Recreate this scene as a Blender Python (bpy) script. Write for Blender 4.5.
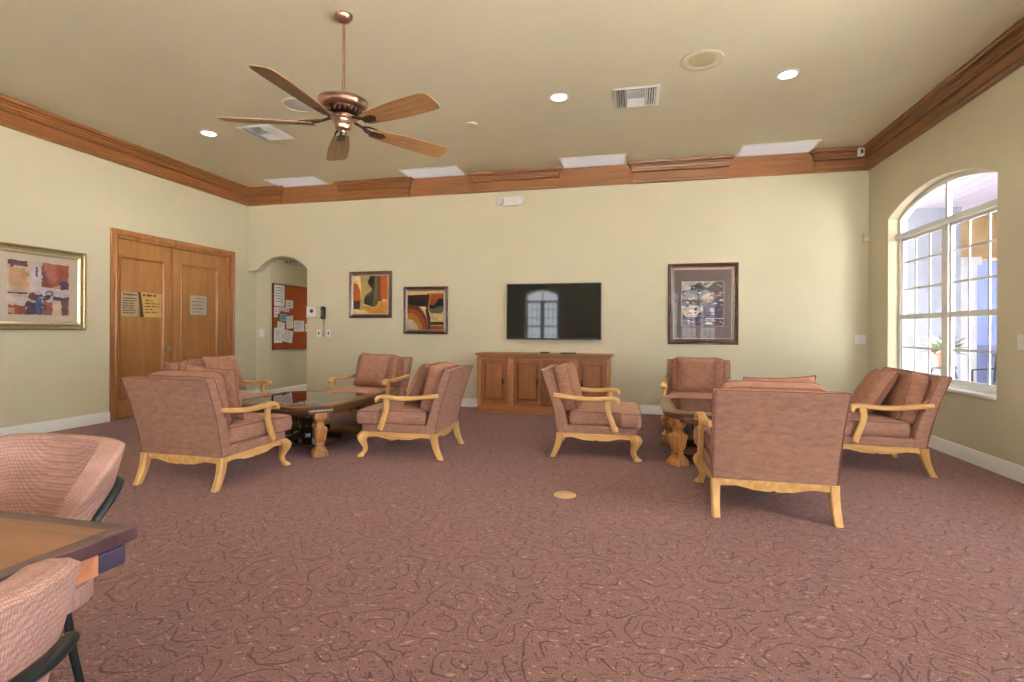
import bpy, bmesh, math, random
from mathutils import Vector, Matrix, Euler

random.seed(7)
sc = bpy.context.scene
for o in list(bpy.data.objects):
    bpy.data.objects.remove(o)
COL = sc.collection
PI = math.pi
R = math.radians

# ------------------------------------------------------------------ camera
EYE, FPX, YAW, ROLL, CYP = 1.15, 516.089, .2297, .0051, 331.0756
YB, XL, XR, ZC = 7.4701, -6.3273, 2.9385, 3.52      # back wall, left wall, right wall, ceiling
YF = -4.2                                           # wall behind the camera
cam_data = bpy.data.cameras.new('camera')
cam = bpy.data.objects.new('camera', cam_data)
COL.objects.link(cam)
cam_data.sensor_width = 36.0
cam_data.lens = FPX / 1024 * 36
cam_data.shift_y = -(341 - CYP) / 1024
cam_data.clip_start = .02
_r = Vector((math.cos(YAW), math.sin(YAW), 0))
_f = Vector((-math.sin(YAW), math.cos(YAW), 0))
_z = Vector((0, 0, 1))
_X = _r * math.cos(ROLL) + _z * math.sin(ROLL)
_Y = -_r * math.sin(ROLL) + _z * math.cos(ROLL)
_m = Matrix((_X, _Y, -_f)).transposed().to_4x4()
_m.translation = (0, 0, EYE)
cam.matrix_world = _m
sc.camera = cam

# ------------------------------------------------------------------ sky, exposure
sc.view_settings.view_transform = 'Standard'
sc.view_settings.look = 'None'
sc.view_settings.gamma = 1
sc.view_settings.use_curve_mapping = False
sc.view_settings.exposure = 1.05
SKY = 6.2
LAMP_W = 22
SUN = 118.0
world = bpy.data.worlds.new('sky')
sc.world = world
world.use_nodes = True
bg = world.node_tree.nodes['Background']
bg.inputs['Color'].default_value = (.90, .95, 1.0, 1)
bg.inputs['Strength'].default_value = SKY
sun = bpy.data.lights.new('sun', 'SUN')
sun.energy, sun.angle, sun.color = SUN, .02, (1, .96, .88)
sun_o = bpy.data.objects.new('sun', sun)
COL.objects.link(sun_o)
sun_o.rotation_euler = Vector((.42, -.12, -.90)).to_track_quat('-Z', 'Y').to_euler()
sc.cycles.max_bounces = 10
sc.cycles.diffuse_bounces = 6
sc.cycles.transparent_max_bounces = 12

# windows: (wall, centre along the wall, half width)
RIGHT_WINDOWS = [6.02, 2.75, .25, -2.25]
FRONT_WINDOWS = [-3.3, -.35, 1.0, 2.25]
W_HALF_FRONT = .62
W_HALF, W_BOT, W_SPR, W_TOP = .94, .595, 2.495, 2.705


def portal(loc, rot, sx, sz):
    l = bpy.data.lights.new('window_daylight', 'AREA')
    l.shape = 'RECTANGLE'
    l.size, l.size_y = sx, sz
    l.energy = 1
    l.cycles.is_portal = True
    o = bpy.data.objects.new('window_daylight', l)
    COL.objects.link(o)
    o.location, o.rotation_euler = loc, rot


for y in RIGHT_WINDOWS:
    portal((XR + .21, y, 1.65), (0, R(90), 0), 2.12, 1.9)
for x in FRONT_WINDOWS:
    portal((x, YF - .21, 1.65), (R(90), 0, 0), 1.26, 2.12)


# ------------------------------------------------------------------ pixel -> point on a known plane of the room
def ray(u, v):
    a, b = u - 512, v - CYP
    cr, sr = math.cos(ROLL), math.sin(ROLL)
    x, y = cr * a + sr * b, -sr * a + cr * b
    dx, dz = x / FPX, -y / FPX
    c, s = math.cos(YAW), math.sin(YAW)
    return Vector((c * dx - s, s * dx + c, dz))


def at_x(u, v, x):
    d = ray(u, v)
    return d * (x / d.x) + Vector((0, 0, EYE))


def at_y(u, v, y=YB):
    d = ray(u, v)
    return d * (y / d.y) + Vector((0, 0, EYE))


def at_z(u, v, z):
    d = ray(u, v)
    return d * ((z - EYE) / d.z) + Vector((0, 0, EYE))


# ------------------------------------------------------------------ materials
def srgb(r, g, b):
    f = lambda c: (c / 255 / 12.92) if c / 255 <= .04045 else ((c / 255 + .055) / 1.055) ** 2.4
    return (f(r), f(g), f(b), 1)


MATS = {}


def base_mat(name, rough=.6, metal=0.0, spec=.5):
    m = bpy.data.materials.new(name)
    m.use_nodes = True
    b = m.node_tree.nodes['Principled BSDF']
    b.inputs['Roughness'].default_value = rough
    b.inputs['Metallic'].default_value = metal
    b.inputs['Specular IOR Level'].default_value = spec
    MATS[name] = m
    return m, m.node_tree, b


def N(nt, t, **kw):
    n = nt.nodes.new(t)
    for k, v in kw.items():
        if k in n.inputs:
            n.inputs[k].default_value = v
        else:
            setattr(n, k, v)
    return n


def coords(nt, scale=(1, 1, 1), kind='Object'):
    tc = N(nt, 'ShaderNodeTexCoord')
    mp = N(nt, 'ShaderNodeMapping')
    mp.inputs['Scale'].default_value = scale
    nt.links.new(tc.outputs[kind], mp.inputs['Vector'])
    return mp.outputs['Vector']


def ramp(nt, fac, stops):
    r = N(nt, 'ShaderNodeValToRGB')
    el = r.color_ramp.elements
    while len(el) < len(stops):
        el.new(.5)
    for e, (p, c) in zip(el, stops):
        e.position, e.color = p, c
    nt.links.new(fac, r.inputs['Fac'])
    return r.outputs['Color']


def bump(nt, b, h, strength, dist=.002):
    n = N(nt, 'ShaderNodeBump')
    n.inputs['Strength'].default_value = strength
    n.inputs['Distance'].default_value = dist
    nt.links.new(h, n.inputs['Height'])
    nt.links.new(n.outputs['Normal'], b.inputs['Normal'])


def plain(name, col, rough=.6, metal=0.0, spec=.5, vary=.04, scale=18, emit=0, bmp=0):
    """paint, metal, plastic: one colour, a little unevenness"""
    m, nt, b = base_mat(name, rough, metal, spec)
    nz = N(nt, 'ShaderNodeTexNoise', Scale=scale, Detail=4.0)
    nt.links.new(coords(nt), nz.inputs['Vector'])
    lo = tuple(c * (1 - vary) for c in col[:3]) + (1,)
    hi = tuple(min(1, c * (1 + vary)) for c in col[:3]) + (1,)
    nt.links.new(ramp(nt, nz.outputs['Fac'], [(.3, lo), (.7, hi)]), b.inputs['Base Color'])
    if bmp:
        n2 = N(nt, 'ShaderNodeTexNoise', Scale=scale * 12, Detail=2.0)
        nt.links.new(coords(nt), n2.inputs['Vector'])
        bump(nt, b, n2.outputs['Fac'], bmp)
    if emit:
        b.inputs['Emission Color'].default_value = col
        b.inputs['Emission Strength'].default_value = emit
    return m


def wood(name, c1, c2, axis=0, scale=5, rough=.35, stretch=14, coat=0.0, c3=None):
    m, nt, b = base_mat(name, rough)
    s = [scale * stretch * .5] * 3
    s[axis] = scale * .5
    v = coords(nt, tuple(s))
    nz = N(nt, 'ShaderNodeTexNoise', Scale=1.0, Detail=6.0, Roughness=.6, Distortion=.6)
    nt.links.new(v, nz.inputs['Vector'])
    stops = [(.32, c1), (.68, c2)]
    if c3:
        stops = [(.25, c3)] + [(.42, c1), (.7, c2)]
    nt.links.new(ramp(nt, nz.outputs['Fac'], stops), b.inputs['Base Color'])
    bump(nt, b, nz.outputs['Fac'], .12, .001)
    b.inputs['Coat Weight'].default_value = coat
    b.inputs['Coat Roughness'].default_value = .12
    return m


def fabric(name, c1, c2, scale=9, sheen=.25, weave=0, lo=.3, hi=.7):
    m, nt, b = base_mat(name, .85, 0, .2)
    v = coords(nt, (1, 1, 2.6))
    nz = N(nt, 'ShaderNodeTexNoise', Scale=scale, Detail=7.0, Roughness=.68, Distortion=.4)
    nt.links.new(v, nz.inputs['Vector'])
    col = ramp(nt, nz.outputs['Fac'], [(lo, c1), (hi, c2)])
    fine = N(nt, 'ShaderNodeTexNoise', Scale=320.0, Detail=2.0)
    nt.links.new(v, fine.inputs['Vector'])
    h = fine.outputs['Fac']
    if weave:
        vo = N(nt, 'ShaderNodeTexVoronoi', Scale=float(weave), Randomness=.25)
        nt.links.new(coords(nt), vo.inputs['Vector'])
        dots = ramp(nt, vo.outputs['Distance'], [(.25, (1, 1, 1, 1)), (.6, (.55, .5, .5, 1))])
        mx = N(nt, 'ShaderNodeMix', data_type='RGBA', blend_type='MULTIPLY')
        mx.inputs['Factor'].default_value = .8
        nt.links.new(col, mx.inputs['A'])
        nt.links.new(dots, mx.inputs['B'])
        col = mx.outputs['Result']
        h = vo.outputs['Distance']
    nt.links.new(col, b.inputs['Base Color'])
    b.inputs['Sheen Weight'].default_value = sheen
    b.inputs['Sheen Roughness'].default_value = .5
    b.inputs['Sheen Tint'].default_value = c2
    bump(nt, b, h, .35, .0015)
    return m


def pane(name, ior=1.45, tint=(1, 1, 1, 1), base=.0):
    m = bpy.data.materials.new(name)
    m.use_nodes = True
    nt = m.node_tree
    nt.nodes.clear()
    out = N(nt, 'ShaderNodeOutputMaterial')
    tr = N(nt, 'ShaderNodeBsdfTransparent', Color=tint)
    gl = N(nt, 'ShaderNodeBsdfGlossy', Roughness=.01)
    fr = N(nt, 'ShaderNodeFresnel', IOR=ior)
    mx = N(nt, 'ShaderNodeMixShader')
    ad = N(nt, 'ShaderNodeMath', operation='ADD', use_clamp=True)
    ad.inputs[1].default_value = base
    nt.links.new(fr.outputs[0], ad.inputs[0])
    nt.links.new(ad.outputs[0], mx.inputs[0])
    nt.links.new(tr.outputs[0], mx.inputs[1])
    nt.links.new(gl.outputs[0], mx.inputs[2])
    nt.links.new(mx.outputs[0], out.inputs[0])
    MATS[name] = m
    return m


def carpet_mat():
    """scrolling vine carpet: a curl in every Voronoi cell, leaf flecks between them"""
    m, nt, b = base_mat('scroll carpet', .95, 0, .1)
    L = nt.links.new

    def math_(op, a, c=None, clamp=False):
        n = N(nt, 'ShaderNodeMath', operation=op, use_clamp=clamp)
        for i, q in enumerate((a, c)):
            if q is None:
                continue
            if isinstance(q, (int, float)):
                n.inputs[i].default_value = q
            else:
                L(q, n.inputs[i])
        return n.outputs[0]

    def vmath(op, a, c):
        n = N(nt, 'ShaderNodeVectorMath', operation=op)
        L(a, n.inputs[0])
        if isinstance(c, tuple):
            n.inputs[1].default_value = c
        else:
            L(c, n.inputs[1])
        return n.outputs[0]

    pos0 = coords(nt)
    wob = N(nt, 'ShaderNodeTexNoise', Scale=5.0, Detail=2.0)
    L(pos0, wob.inputs['Vector'])
    pos = vmath('ADD', pos0, vmath('MULTIPLY', vmath('SUBTRACT', wob.outputs['Color'], (.5, .5, .5)), (.14, .14, 0)))

    def curls(scale, turns, width, cut):
        vo = N(nt, 'ShaderNodeTexVoronoi', Scale=scale, Randomness=.9, voronoi_dimensions='2D')
        L(pos, vo.inputs['Vector'])
        d = vmath('SUBTRACT', pos, vo.outputs['Position'])
        sx = N(nt, 'ShaderNodeSeparateXYZ')
        L(d, sx.inputs[0])
        th = math_('DIVIDE', math_('ARCTAN2', sx.outputs['Y'], sx.outputs['X']), 2 * PI)
        sr = N(nt, 'ShaderNodeSeparateColor')
        L(vo.outputs['Color'], sr.inputs[0])
        sgn = math_('SUBTRACT', math_('MULTIPLY', math_('GREATER_THAN', sr.outputs[0], .5), 2.0), 1.0)
        rr = math_('MULTIPLY', vo.outputs['Distance'], 1.0)
        ph = math_('FRACT', math_('ADD', math_('ADD', math_('MULTIPLY', th, sgn), math_('MULTIPLY', rr, turns)), math_('ADD', sr.outputs[1], 2.0)))
        line = math_('LESS_THAN', math_('ABSOLUTE', math_('SUBTRACT', ph, .5)), width)
        brk = N(nt, 'ShaderNodeTexNoise', Scale=scale * 2.3, Detail=1.0)
        L(pos0, brk.inputs['Vector'])
        return math_('MULTIPLY', line, math_('GREATER_THAN', brk.outputs['Fac'], cut))

    v1 = curls(4.5, 3.6, .058, .43)
    v2 = curls(9.0, 3.6, .07, .53)
    dark = math_('MAXIMUM', v1, v2)

    def flecks(scale, seed, thr):
        mp = N(nt, 'ShaderNodeMapping')
        mp.inputs['Location'].default_value = (seed, seed * 2, 0)
        mp.inputs['Rotation'].default_value = (0, 0, seed)
        mp.inputs['Scale'].default_value = (1, 2.0, 1)
        L(pos, mp.inputs['Vector'])
        n = N(nt, 'ShaderNodeTexNoise', Scale=scale, Detail=1.0)
        L(mp.outputs[0], n.inputs['Vector'])
        return math_('GREATER_THAN', n.outputs['Fac'], thr)

    light = math_('MAXIMUM', flecks(26.0, 3.1, .68), flecks(40.0, 7.7, .70))
    dk2 = math_('MAXIMUM', flecks(36.0, 5.3, .68), flecks(44.0, 1.9, .69))
    dark = math_('MAXIMUM', dark, dk2)
    pile = N(nt, 'ShaderNodeTexNoise', Scale=170.0, Detail=3.0)
    L(pos0, pile.inputs['Vector'])
    big = N(nt, 'ShaderNodeTexNoise', Scale=1.3, Detail=3.0)
    L(pos0, big.inputs['Vector'])
    c = ramp(nt, pile.outputs['Fac'], [(.3, CARPET[0]), (.7, CARPET[1])])

    def mix(c, fac, col, amt, mode='MIX'):
        mx = N(nt, 'ShaderNodeMix', data_type='RGBA', blend_type=mode)
        L(math_('MULTIPLY', fac, amt), mx.inputs['Factor'])
        L(c, mx.inputs['A'])
        mx.inputs['B'].default_value = col
        return mx.outputs['Result']

    c = mix(c, big.outputs['Fac'], (.75, .75, .75, 1), .35, 'MULTIPLY')
    c = mix(c, light, CARPET[3], .45)
    c = mix(c, dark, CARPET[2], .62)
    L(c, b.inputs['Base Color'])
    b.inputs['Sheen Weight'].default_value = .35
    b.inputs['Sheen Roughness'].default_value = .4
    b.inputs['Sheen Tint'].default_value = srgb(220, 180, 175)
    bump(nt, b, pile.outputs['Fac'], .6, .004)
    return m


CARPET = [srgb(100, 72, 69), srgb(132, 100, 97), srgb(44, 30, 31), srgb(172, 147, 145)]
M_CARPET = carpet_mat()
M_WALL = plain('khaki wall paint', srgb(206, 199, 174), .75, 0, .3, .015, 3, bmp=.06)
M_CEIL = plain('khaki ceiling paint', srgb(214, 206, 182), .85, 0, .2, .015, 3, bmp=.06)
M_WHITE = plain('white satin paint', srgb(232, 232, 230), .4, 0, .5, .02)
M_PLASTIC = plain('white plastic', srgb(228, 227, 224), .4, 0, .5, .02)
M_GREYP = plain('grey beige plastic', srgb(205, 198, 178), .45)
M_PANEL = plain('white diffuser', srgb(240, 243, 255), .5, 0, .3, .0, 10, .12)
M_BLACK = plain('black plastic', srgb(22, 22, 24), .35)
M_DARKGREY = plain('dark slot', srgb(60, 60, 66), .6)
M_VENTBACK = plain('vent shadow grey', srgb(70, 72, 80), .7)
M_SCREEN = plain('black screen glass', (.006, .007, .008, 1), .04, 0, .4, .0)
M_CROWN = wood('crown oak', srgb(98, 61, 29), srgb(132, 83, 43), 1, 3, .38, 16)
M_CROWNX = wood('crown oak across', srgb(98, 61, 29), srgb(132, 83, 43), 0, 3, .38, 16)
M_DOOR = wood('door maple', srgb(142, 97, 52), srgb(163, 115, 66), 2, 2.2, .4, 12)
M_DOORTRIM = wood('door casing maple', srgb(136, 88, 49), srgb(166, 112, 70), 2, 2.5, .24, 14)
M_HONEY = wood('honey beech', srgb(190, 144, 86), srgb(222, 178, 116), 2, 6, .38, 6)
M_HONEYX = wood('honey beech rail', srgb(190, 144, 86), srgb(222, 178, 116), 1, 6, .38, 8)
M_CABINET = wood('walnut cabinet', srgb(136, 88, 46), srgb(168, 112, 64), 0, 3, .4, 12)
M_CABDOOR = wood('walnut cabinet door', srgb(118, 72, 34), srgb(150, 94, 48), 2, 3, .38, 12)
M_CARVE = wood('carved pilaster walnut', srgb(150, 100, 58), srgb(186, 132, 84), 2, 6, .3, 6)
M_TABLE = wood('carved table walnut', srgb(86, 56, 36), srgb(126, 86, 56), 0, 4, .28, 10, .4)
M_TABLEDARK = wood('dark polished walnut', srgb(42, 26, 18), srgb(64, 40, 28), 0, 4, .12, 10, .6)
M_TABLELEG = wood('golden carved leg', srgb(122, 78, 40), srgb(190, 136, 78), 2, 9, .35, 5)
M_IRON = plain('black iron', srgb(46, 50, 52), .38, .7)
M_STEEL = plain('blackened steel tube', srgb(58, 66, 68), .3, .75)
M_BRONZE = plain('antique bronze', srgb(190, 156, 138), .3, 1.0, .5, .12, 10)
M_BRONZED = plain('dark bronze', srgb(64, 44, 36), .4, .9, .5, .3, 60)
M_BLADE = wood('fan blade oak', srgb(122, 88, 53), srgb(154, 114, 73), 0, 4, .42, 22, 0, srgb(90, 60, 36))
M_GOLD = plain('antique silver gilt frame', srgb(150, 134, 100), .32, .7, .5, .12, 30)
M_GOLD2 = plain('bright gilt lip', srgb(206, 194, 166), .3, .6, .5, .08, 30)
M_FRAME = wood('mahogany frame', srgb(50, 26, 20), srgb(88, 50, 38), 0, 8, .25, 8, .3)
M_FRAMELIP = plain('pewter frame lip', srgb(158, 140, 128), .35, .6)
M_CORK = plain('burnt orange cork', srgb(158, 78, 34), .85, 0, .2, .14, 60)
M_CHROME = plain('satin chrome', srgb(200, 196, 190), .2, 1)
M_BRASSPLATE = plain('tan floor plate', srgb(196, 160, 112), .4, .2)
M_SUEDE = fabric('dusty rose suede', srgb(139, 103, 89), srgb(172, 133, 115), 14, .35)
M_SUEDE2 = fabric('rust brown suede', srgb(135, 94, 78), srgb(167, 124, 103), 12, .35)
M_PIPING = fabric('dark piping', srgb(112, 76, 66), srgb(136, 96, 84), 20, .2)
M_DOTS = fabric('rose dotted weave', srgb(166, 128, 118), srgb(198, 161, 151), 6, .3, 230)


def ribs(name, c1, c2, pitch):
    m = fabric(name, c1, c2, 6, .3, 230)
    nt = m.node_tree
    b = nt.nodes['Principled BSDF']
    at = N(nt, 'ShaderNodeAttribute', attribute_name='rim')
    mu = N(nt, 'ShaderNodeMath', operation='MULTIPLY')
    mu.inputs[1].default_value = 2 * PI / pitch
    nt.links.new(at.outputs['Fac'], mu.inputs[0])
    si = N(nt, 'ShaderNodeMath', operation='SINE')
    nt.links.new(mu.outputs[0], si.inputs[0])
    old = b.inputs['Base Color'].links[0].from_socket
    mx = N(nt, 'ShaderNodeMix', data_type='RGBA', blend_type='MULTIPLY')
    nt.links.new(old, mx.inputs['A'])
    nt.links.new(ramp(nt, si.outputs[0], [(.0, (1, 1, 1, 1)), (.7, (.66, .6, .6, 1))]), mx.inputs['B'])
    mx.inputs['Factor'].default_value = .45
    nt.links.new(mx.outputs['Result'], b.inputs['Base Color'])
    return m


M_RIBS = ribs('rose ribbed weave', srgb(166, 128, 118), srgb(198, 161, 151), .011)
M_GLASS = pane('window glass', 1.3)
M_TOPGLASS = pane('table glass', 1.9, (.95, .95, .92, 1), .22)
M_PICGLASS = pane('picture glass', 1.35)
M_LAMP = plain('lamp lens', (1.0, .93, .82, 1), .5, 0, .3, 0, 10, 9)
M_PAPER = plain('white paper', srgb(226, 222, 220), .8)
M_INK = plain('grey ink', srgb(92, 88, 92), .8)


def paint(name, r, g, b, rough=.6, vary=.18, scale=14):
    return MATS.get(name) or plain(name, srgb(r, g, b), rough, 0, .3, vary, scale)


# ------------------------------------------------------------------ mesh building
class MB:
    def __init__(self):
        self.v, self.f, self.mi = [], [], []

    def add(self, vs, fs, mi=0, M=None):
        o = len(self.v)
        self.v += [tuple(M @ Vector(p)) if M else tuple(p) for p in vs]
        self.f += [tuple(i + o for i in q) for q in fs]
        self.mi += [mi] * len(fs)
        return self

    def box(self, lo, hi, mi=0, M=None):
        (a, b, c), (d, e, f) = lo, hi
        vs = [(a, b, c), (d, b, c), (d, e, c), (a, e, c), (a, b, f), (d, b, f), (d, e, f), (a, e, f)]
        return self.add(vs, [(0, 3, 2, 1), (4, 5, 6, 7), (0, 1, 5, 4), (1, 2, 6, 5), (2, 3, 7, 6), (3, 0, 4, 7)], mi, M)

    def rings(self, rings, mi=0, caps=True, closed=False, M=None):
        n = len(rings[0])
        vs = [p for r in rings for p in r]
        fs = []
        k = len(rings)
        for i in range(k if closed else k - 1):
            a, b = i * n, ((i + 1) % k) * n
            for j in range(n):
                fs.append((a + j, a + (j + 1) % n, b + (j + 1) % n, b + j))
        if caps and not closed:
            fs.append(tuple(range(n))[::-1])
            fs.append(tuple(range((k - 1) * n, k * n)))
        return self.add(vs, fs, mi, M)

    def tube(self, pts, r, n=8, mi=0, closed=False, M=None):
        pts = [Vector(p) for p in pts]
        k = len(pts)
        rr = r if isinstance(r, (list, tuple)) else [r] * k
        out = []
        up = None
        for i in range(k):
            a = pts[i - 1] if (i > 0 or closed) else pts[i]
            b = pts[(i + 1) % k] if (i < k - 1 or closed) else pts[i]
            t = (b - a).normalized()
            if up is None:
                up = Vector((0, 0, 1)) if abs(t.z) < .9 else Vector((1, 0, 0))
            s = t.cross(up)
            if s.length < 1e-6:
                s = t.cross(Vector((.3, .9, .2)))
            s.normalize()
            up = s.cross(t).normalized()
            out.append([tuple(pts[i] + (s * math.cos(2 * PI * j / n) + up * math.sin(2 * PI * j / n)) * rr[i]) for j in range(n)])
        return self.rings(out, mi, True, closed, M)

    def loft(self, secs, mi=0, M=None, ch=.3):
        """secs: (centre, half x, half y, axis pair) rectangles with chamfered corners"""
        rs = []
        for c, hx, hy, ax, ay in secs:
            c, ax, ay = Vector(c), Vector(ax), Vector(ay)
            k = 1 - ch
            q = [(1, -k), (1, k), (k, 1), (-k, 1), (-1, k), (-1, -k), (-k, -1), (k, -1)]
            rs.append([tuple(c + ax * hx * a + ay * hy * b) for a, b in q])
        return self.rings(rs, mi, True, False, M)

    def lathe(self, prof, n=24, mi=0, M=None, rot=0.0, squash=1.0):
        rs = []
        for r, z in prof:
            rs.append([(r * math.cos(2 * PI * j / n + rot), r * math.sin(2 * PI * j / n + rot) * squash, z) for j in range(n)])
        return self.rings(rs, mi, True, False, M)

    def prism(self, outline, z0, z1, mi=0, M=None):
        n = len(outline)
        return self.rings([[(p[0], p[1], z0) for p in outline], [(p[0], p[1], z1) for p in outline]], mi, True, False, M)

    def poly(self, pts, mi=0, M=None):
        return self.add(pts, [tuple(range(len(pts)))], mi, M)

    def build(self, name, mats, parent=None, smooth=None, bev=0.0, seg=2, recalc=True):
        me = bpy.data.meshes.new(name)
        me.from_pydata(self.v, [], self.f)
        if not isinstance(mats, (list, tuple)):
            mats = [mats]
        for m in mats:
            me.materials.append(m)
        for p, i in zip(me.polygons, self.mi):
            p.material_index = i
        if recalc:
            bm = bmesh.new()
            bm.from_mesh(me)
            bmesh.ops.recalc_face_normals(bm, faces=bm.faces)
            bm.to_mesh(me)
            bm.free()
        if smooth is not None:
            for p in me.polygons:
                p.use_smooth = True
            me.set_sharp_from_angle(angle=R(smooth))
        o = bpy.data.objects.new(name, me)
        COL.objects.link(o)
        if parent:
            o.parent = parent
        if bev:
            md = o.modifiers.new('edge', 'BEVEL')
            md.width, md.segments, md.limit_method, md.angle_limit = bev, seg, 'ANGLE', R(40)
            md.harden_normals = False
        return o


def tag(o, label=None, cat=None, group=None, kind=None):
    if label:
        o['label'] = label
    if cat:
        o['category'] = cat
    if group:
        o['group'] = group
    if kind:
        o['kind'] = kind
    return o


def thing(name, label, cat, loc=(0, 0, 0), rz=0.0, group=None):
    o = bpy.data.objects.new(name, None)
    o.empty_display_size = .1
    COL.objects.link(o)
    o.location, o.rotation_euler = loc, (0, 0, rz)
    return tag(o, label, cat, group)


def copy_tree(o, parent=None):
    c = o.copy()
    COL.objects.link(c)
    if parent:
        c.parent = parent
    for ch in list(o.children):
        copy_tree(ch, c)
    return c


def struct(o):
    o['kind'] = 'structure'
    return o


def round_poly(pts, r, n=5):
    out = []
    k = len(pts)
    for i in range(k):
        p, a, b = Vector(pts[i]), Vector(pts[i - 1]), Vector(pts[(i + 1) % k])
        da, db = (a - p), (b - p)
        rr = min(r, da.length * .48, db.length * .48)
        da.normalize()
        db.normalize()
        s, e = p + da * rr, p + db * rr
        for j in range(n + 1):
            t = j / n
            q = s * (1 - t) ** 2 + p * 2 * t * (1 - t) + e * t * t
            out.append((q.x, q.y))
    return out


def arc_pts(cx, half, z0, z1, n=24):
    """segmental arch from (cx-half, z0) over (cx, z1) to (cx+half, z0)"""
    rise = z1 - z0
    rad = (half * half + rise * rise) / (2 * rise)
    zc = z1 - rad
    a = math.asin(half / rad)
    return [(cx + rad * math.sin(-a + 2 * a * i / n), zc + rad * math.cos(-a + 2 * a * i / n)) for i in range(n + 1)]


# ------------------------------------------------------------------ room shell
HX, HY1, HZ = -6.05, 11.2, 2.38       # hallway behind the arch: its left wall, far end, ceiling
WT = .15
fl = MB().box((XL - .4, YF - .3, -.12), (XR + .3, HY1 + .2, 0)).build('floor', M_CARPET)
struct(fl)
ce = MB().box((XL - .3, YF - .3, ZC), (XR + .3, YB + WT + .02, ZC + .15)).build('ceiling', M_CEIL)
struct(ce)

# back wall with the arched opening beside the left wall
A0, A1, ASPR, AAPX = -6.154, -5.198, 2.15, 2.377
out = [(A1, 0), (XR + .22, 0), (XR + .22, ZC), (XL, ZC), (XL, 2.13)] + arc_pts((A0 + A1) / 2, (A1 - A0) / 2, ASPR, AAPX, 20)
MXZ = Matrix(((1, 0, 0, 0), (0, 0, 1, 0), (0, 1, 0, 0), (0, 0, 0, 1)))      # (x, z, depth) -> (x, depth, z)
struct(MB().prism(out, YB, YB + WT, 0, MXZ).build('wall_back', M_WALL))

# left wall with the door opening
DY0, DY1, DZ = 5.18, 7.075, 2.335
w = MB()
for a, b, z0, z1 in ((YF, DY0, 0, ZC), (DY1, YB + WT + .05, 0, ZC), (DY0, DY1, DZ, ZC)):
    w.box((XL - .2, a, z0), (XL, b, z1))
struct(w.build('wall_left', M_WALL))
# hallway shell
w = MB()
w.box((XL - .2, YB + WT + .05, 0), (HX, HY1, HZ + .3))
w.box((HX, HY1, 0), (-4.6, HY1 + .15, HZ + .3))
w.box((XL - .3, DY0 - .2, 0), (XL - .18, DY1 + .2, DZ + .2))  # unseen block added behind the doors to stop a light leak
w.box((-4.75, YB + WT, 0), (-4.6, HY1, HZ + .3))
struct(w.build('wall_hallway', M_WALL))
struct(MB().box((XL, YB + WT, HZ), (-4.6, HY1, HZ + .1)).build('ceiling_hallway', M_CEIL))


def wall_with_windows(name, centres, a0, a1, M, W_HALF=W_HALF):
    w = MB()
    cs = sorted(centres)
    edges = [a0]
    for c in cs:
        edges += [c - W_HALF, c + W_HALF]
    edges.append(a1)
    for i in range(0, len(edges), 2):
        w.prism([(edges[i], 0), (edges[i + 1], 0), (edges[i + 1], ZC), (edges[i], ZC)], 0, .2, 0, M)
    for c in cs:
        w.prism([(c - W_HALF, 0), (c + W_HALF, 0), (c + W_HALF, W_BOT), (c - W_HALF, W_BOT)], 0, .2, 0, M)
        w.prism([(c + W_HALF, ZC), (c - W_HALF, ZC)] + arc_pts(c, W_HALF, W_SPR, W_TOP), 0, .2, 0, M)
    return struct(w.build(name, M_WALL))


# (along, z, outward) -> world
M_RIGHT = Matrix(((0, 0, 1, XR), (1, 0, 0, 0), (0, 1, 0, 0), (0, 0, 0, 1)))
M_FRONT = Matrix(((1, 0, 0, 0), (0, 0, -1, YF), (0, 1, 0, 0), (0, 0, 0, 1)))
wall_with_windows('wall_right', RIGHT_WINDOWS, YF - .2, YB + WT, M_RIGHT)
wall_with_windows('wall_front', FRONT_WINDOWS, XL - .2, XR, M_FRONT, W_HALF_FRONT)


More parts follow.
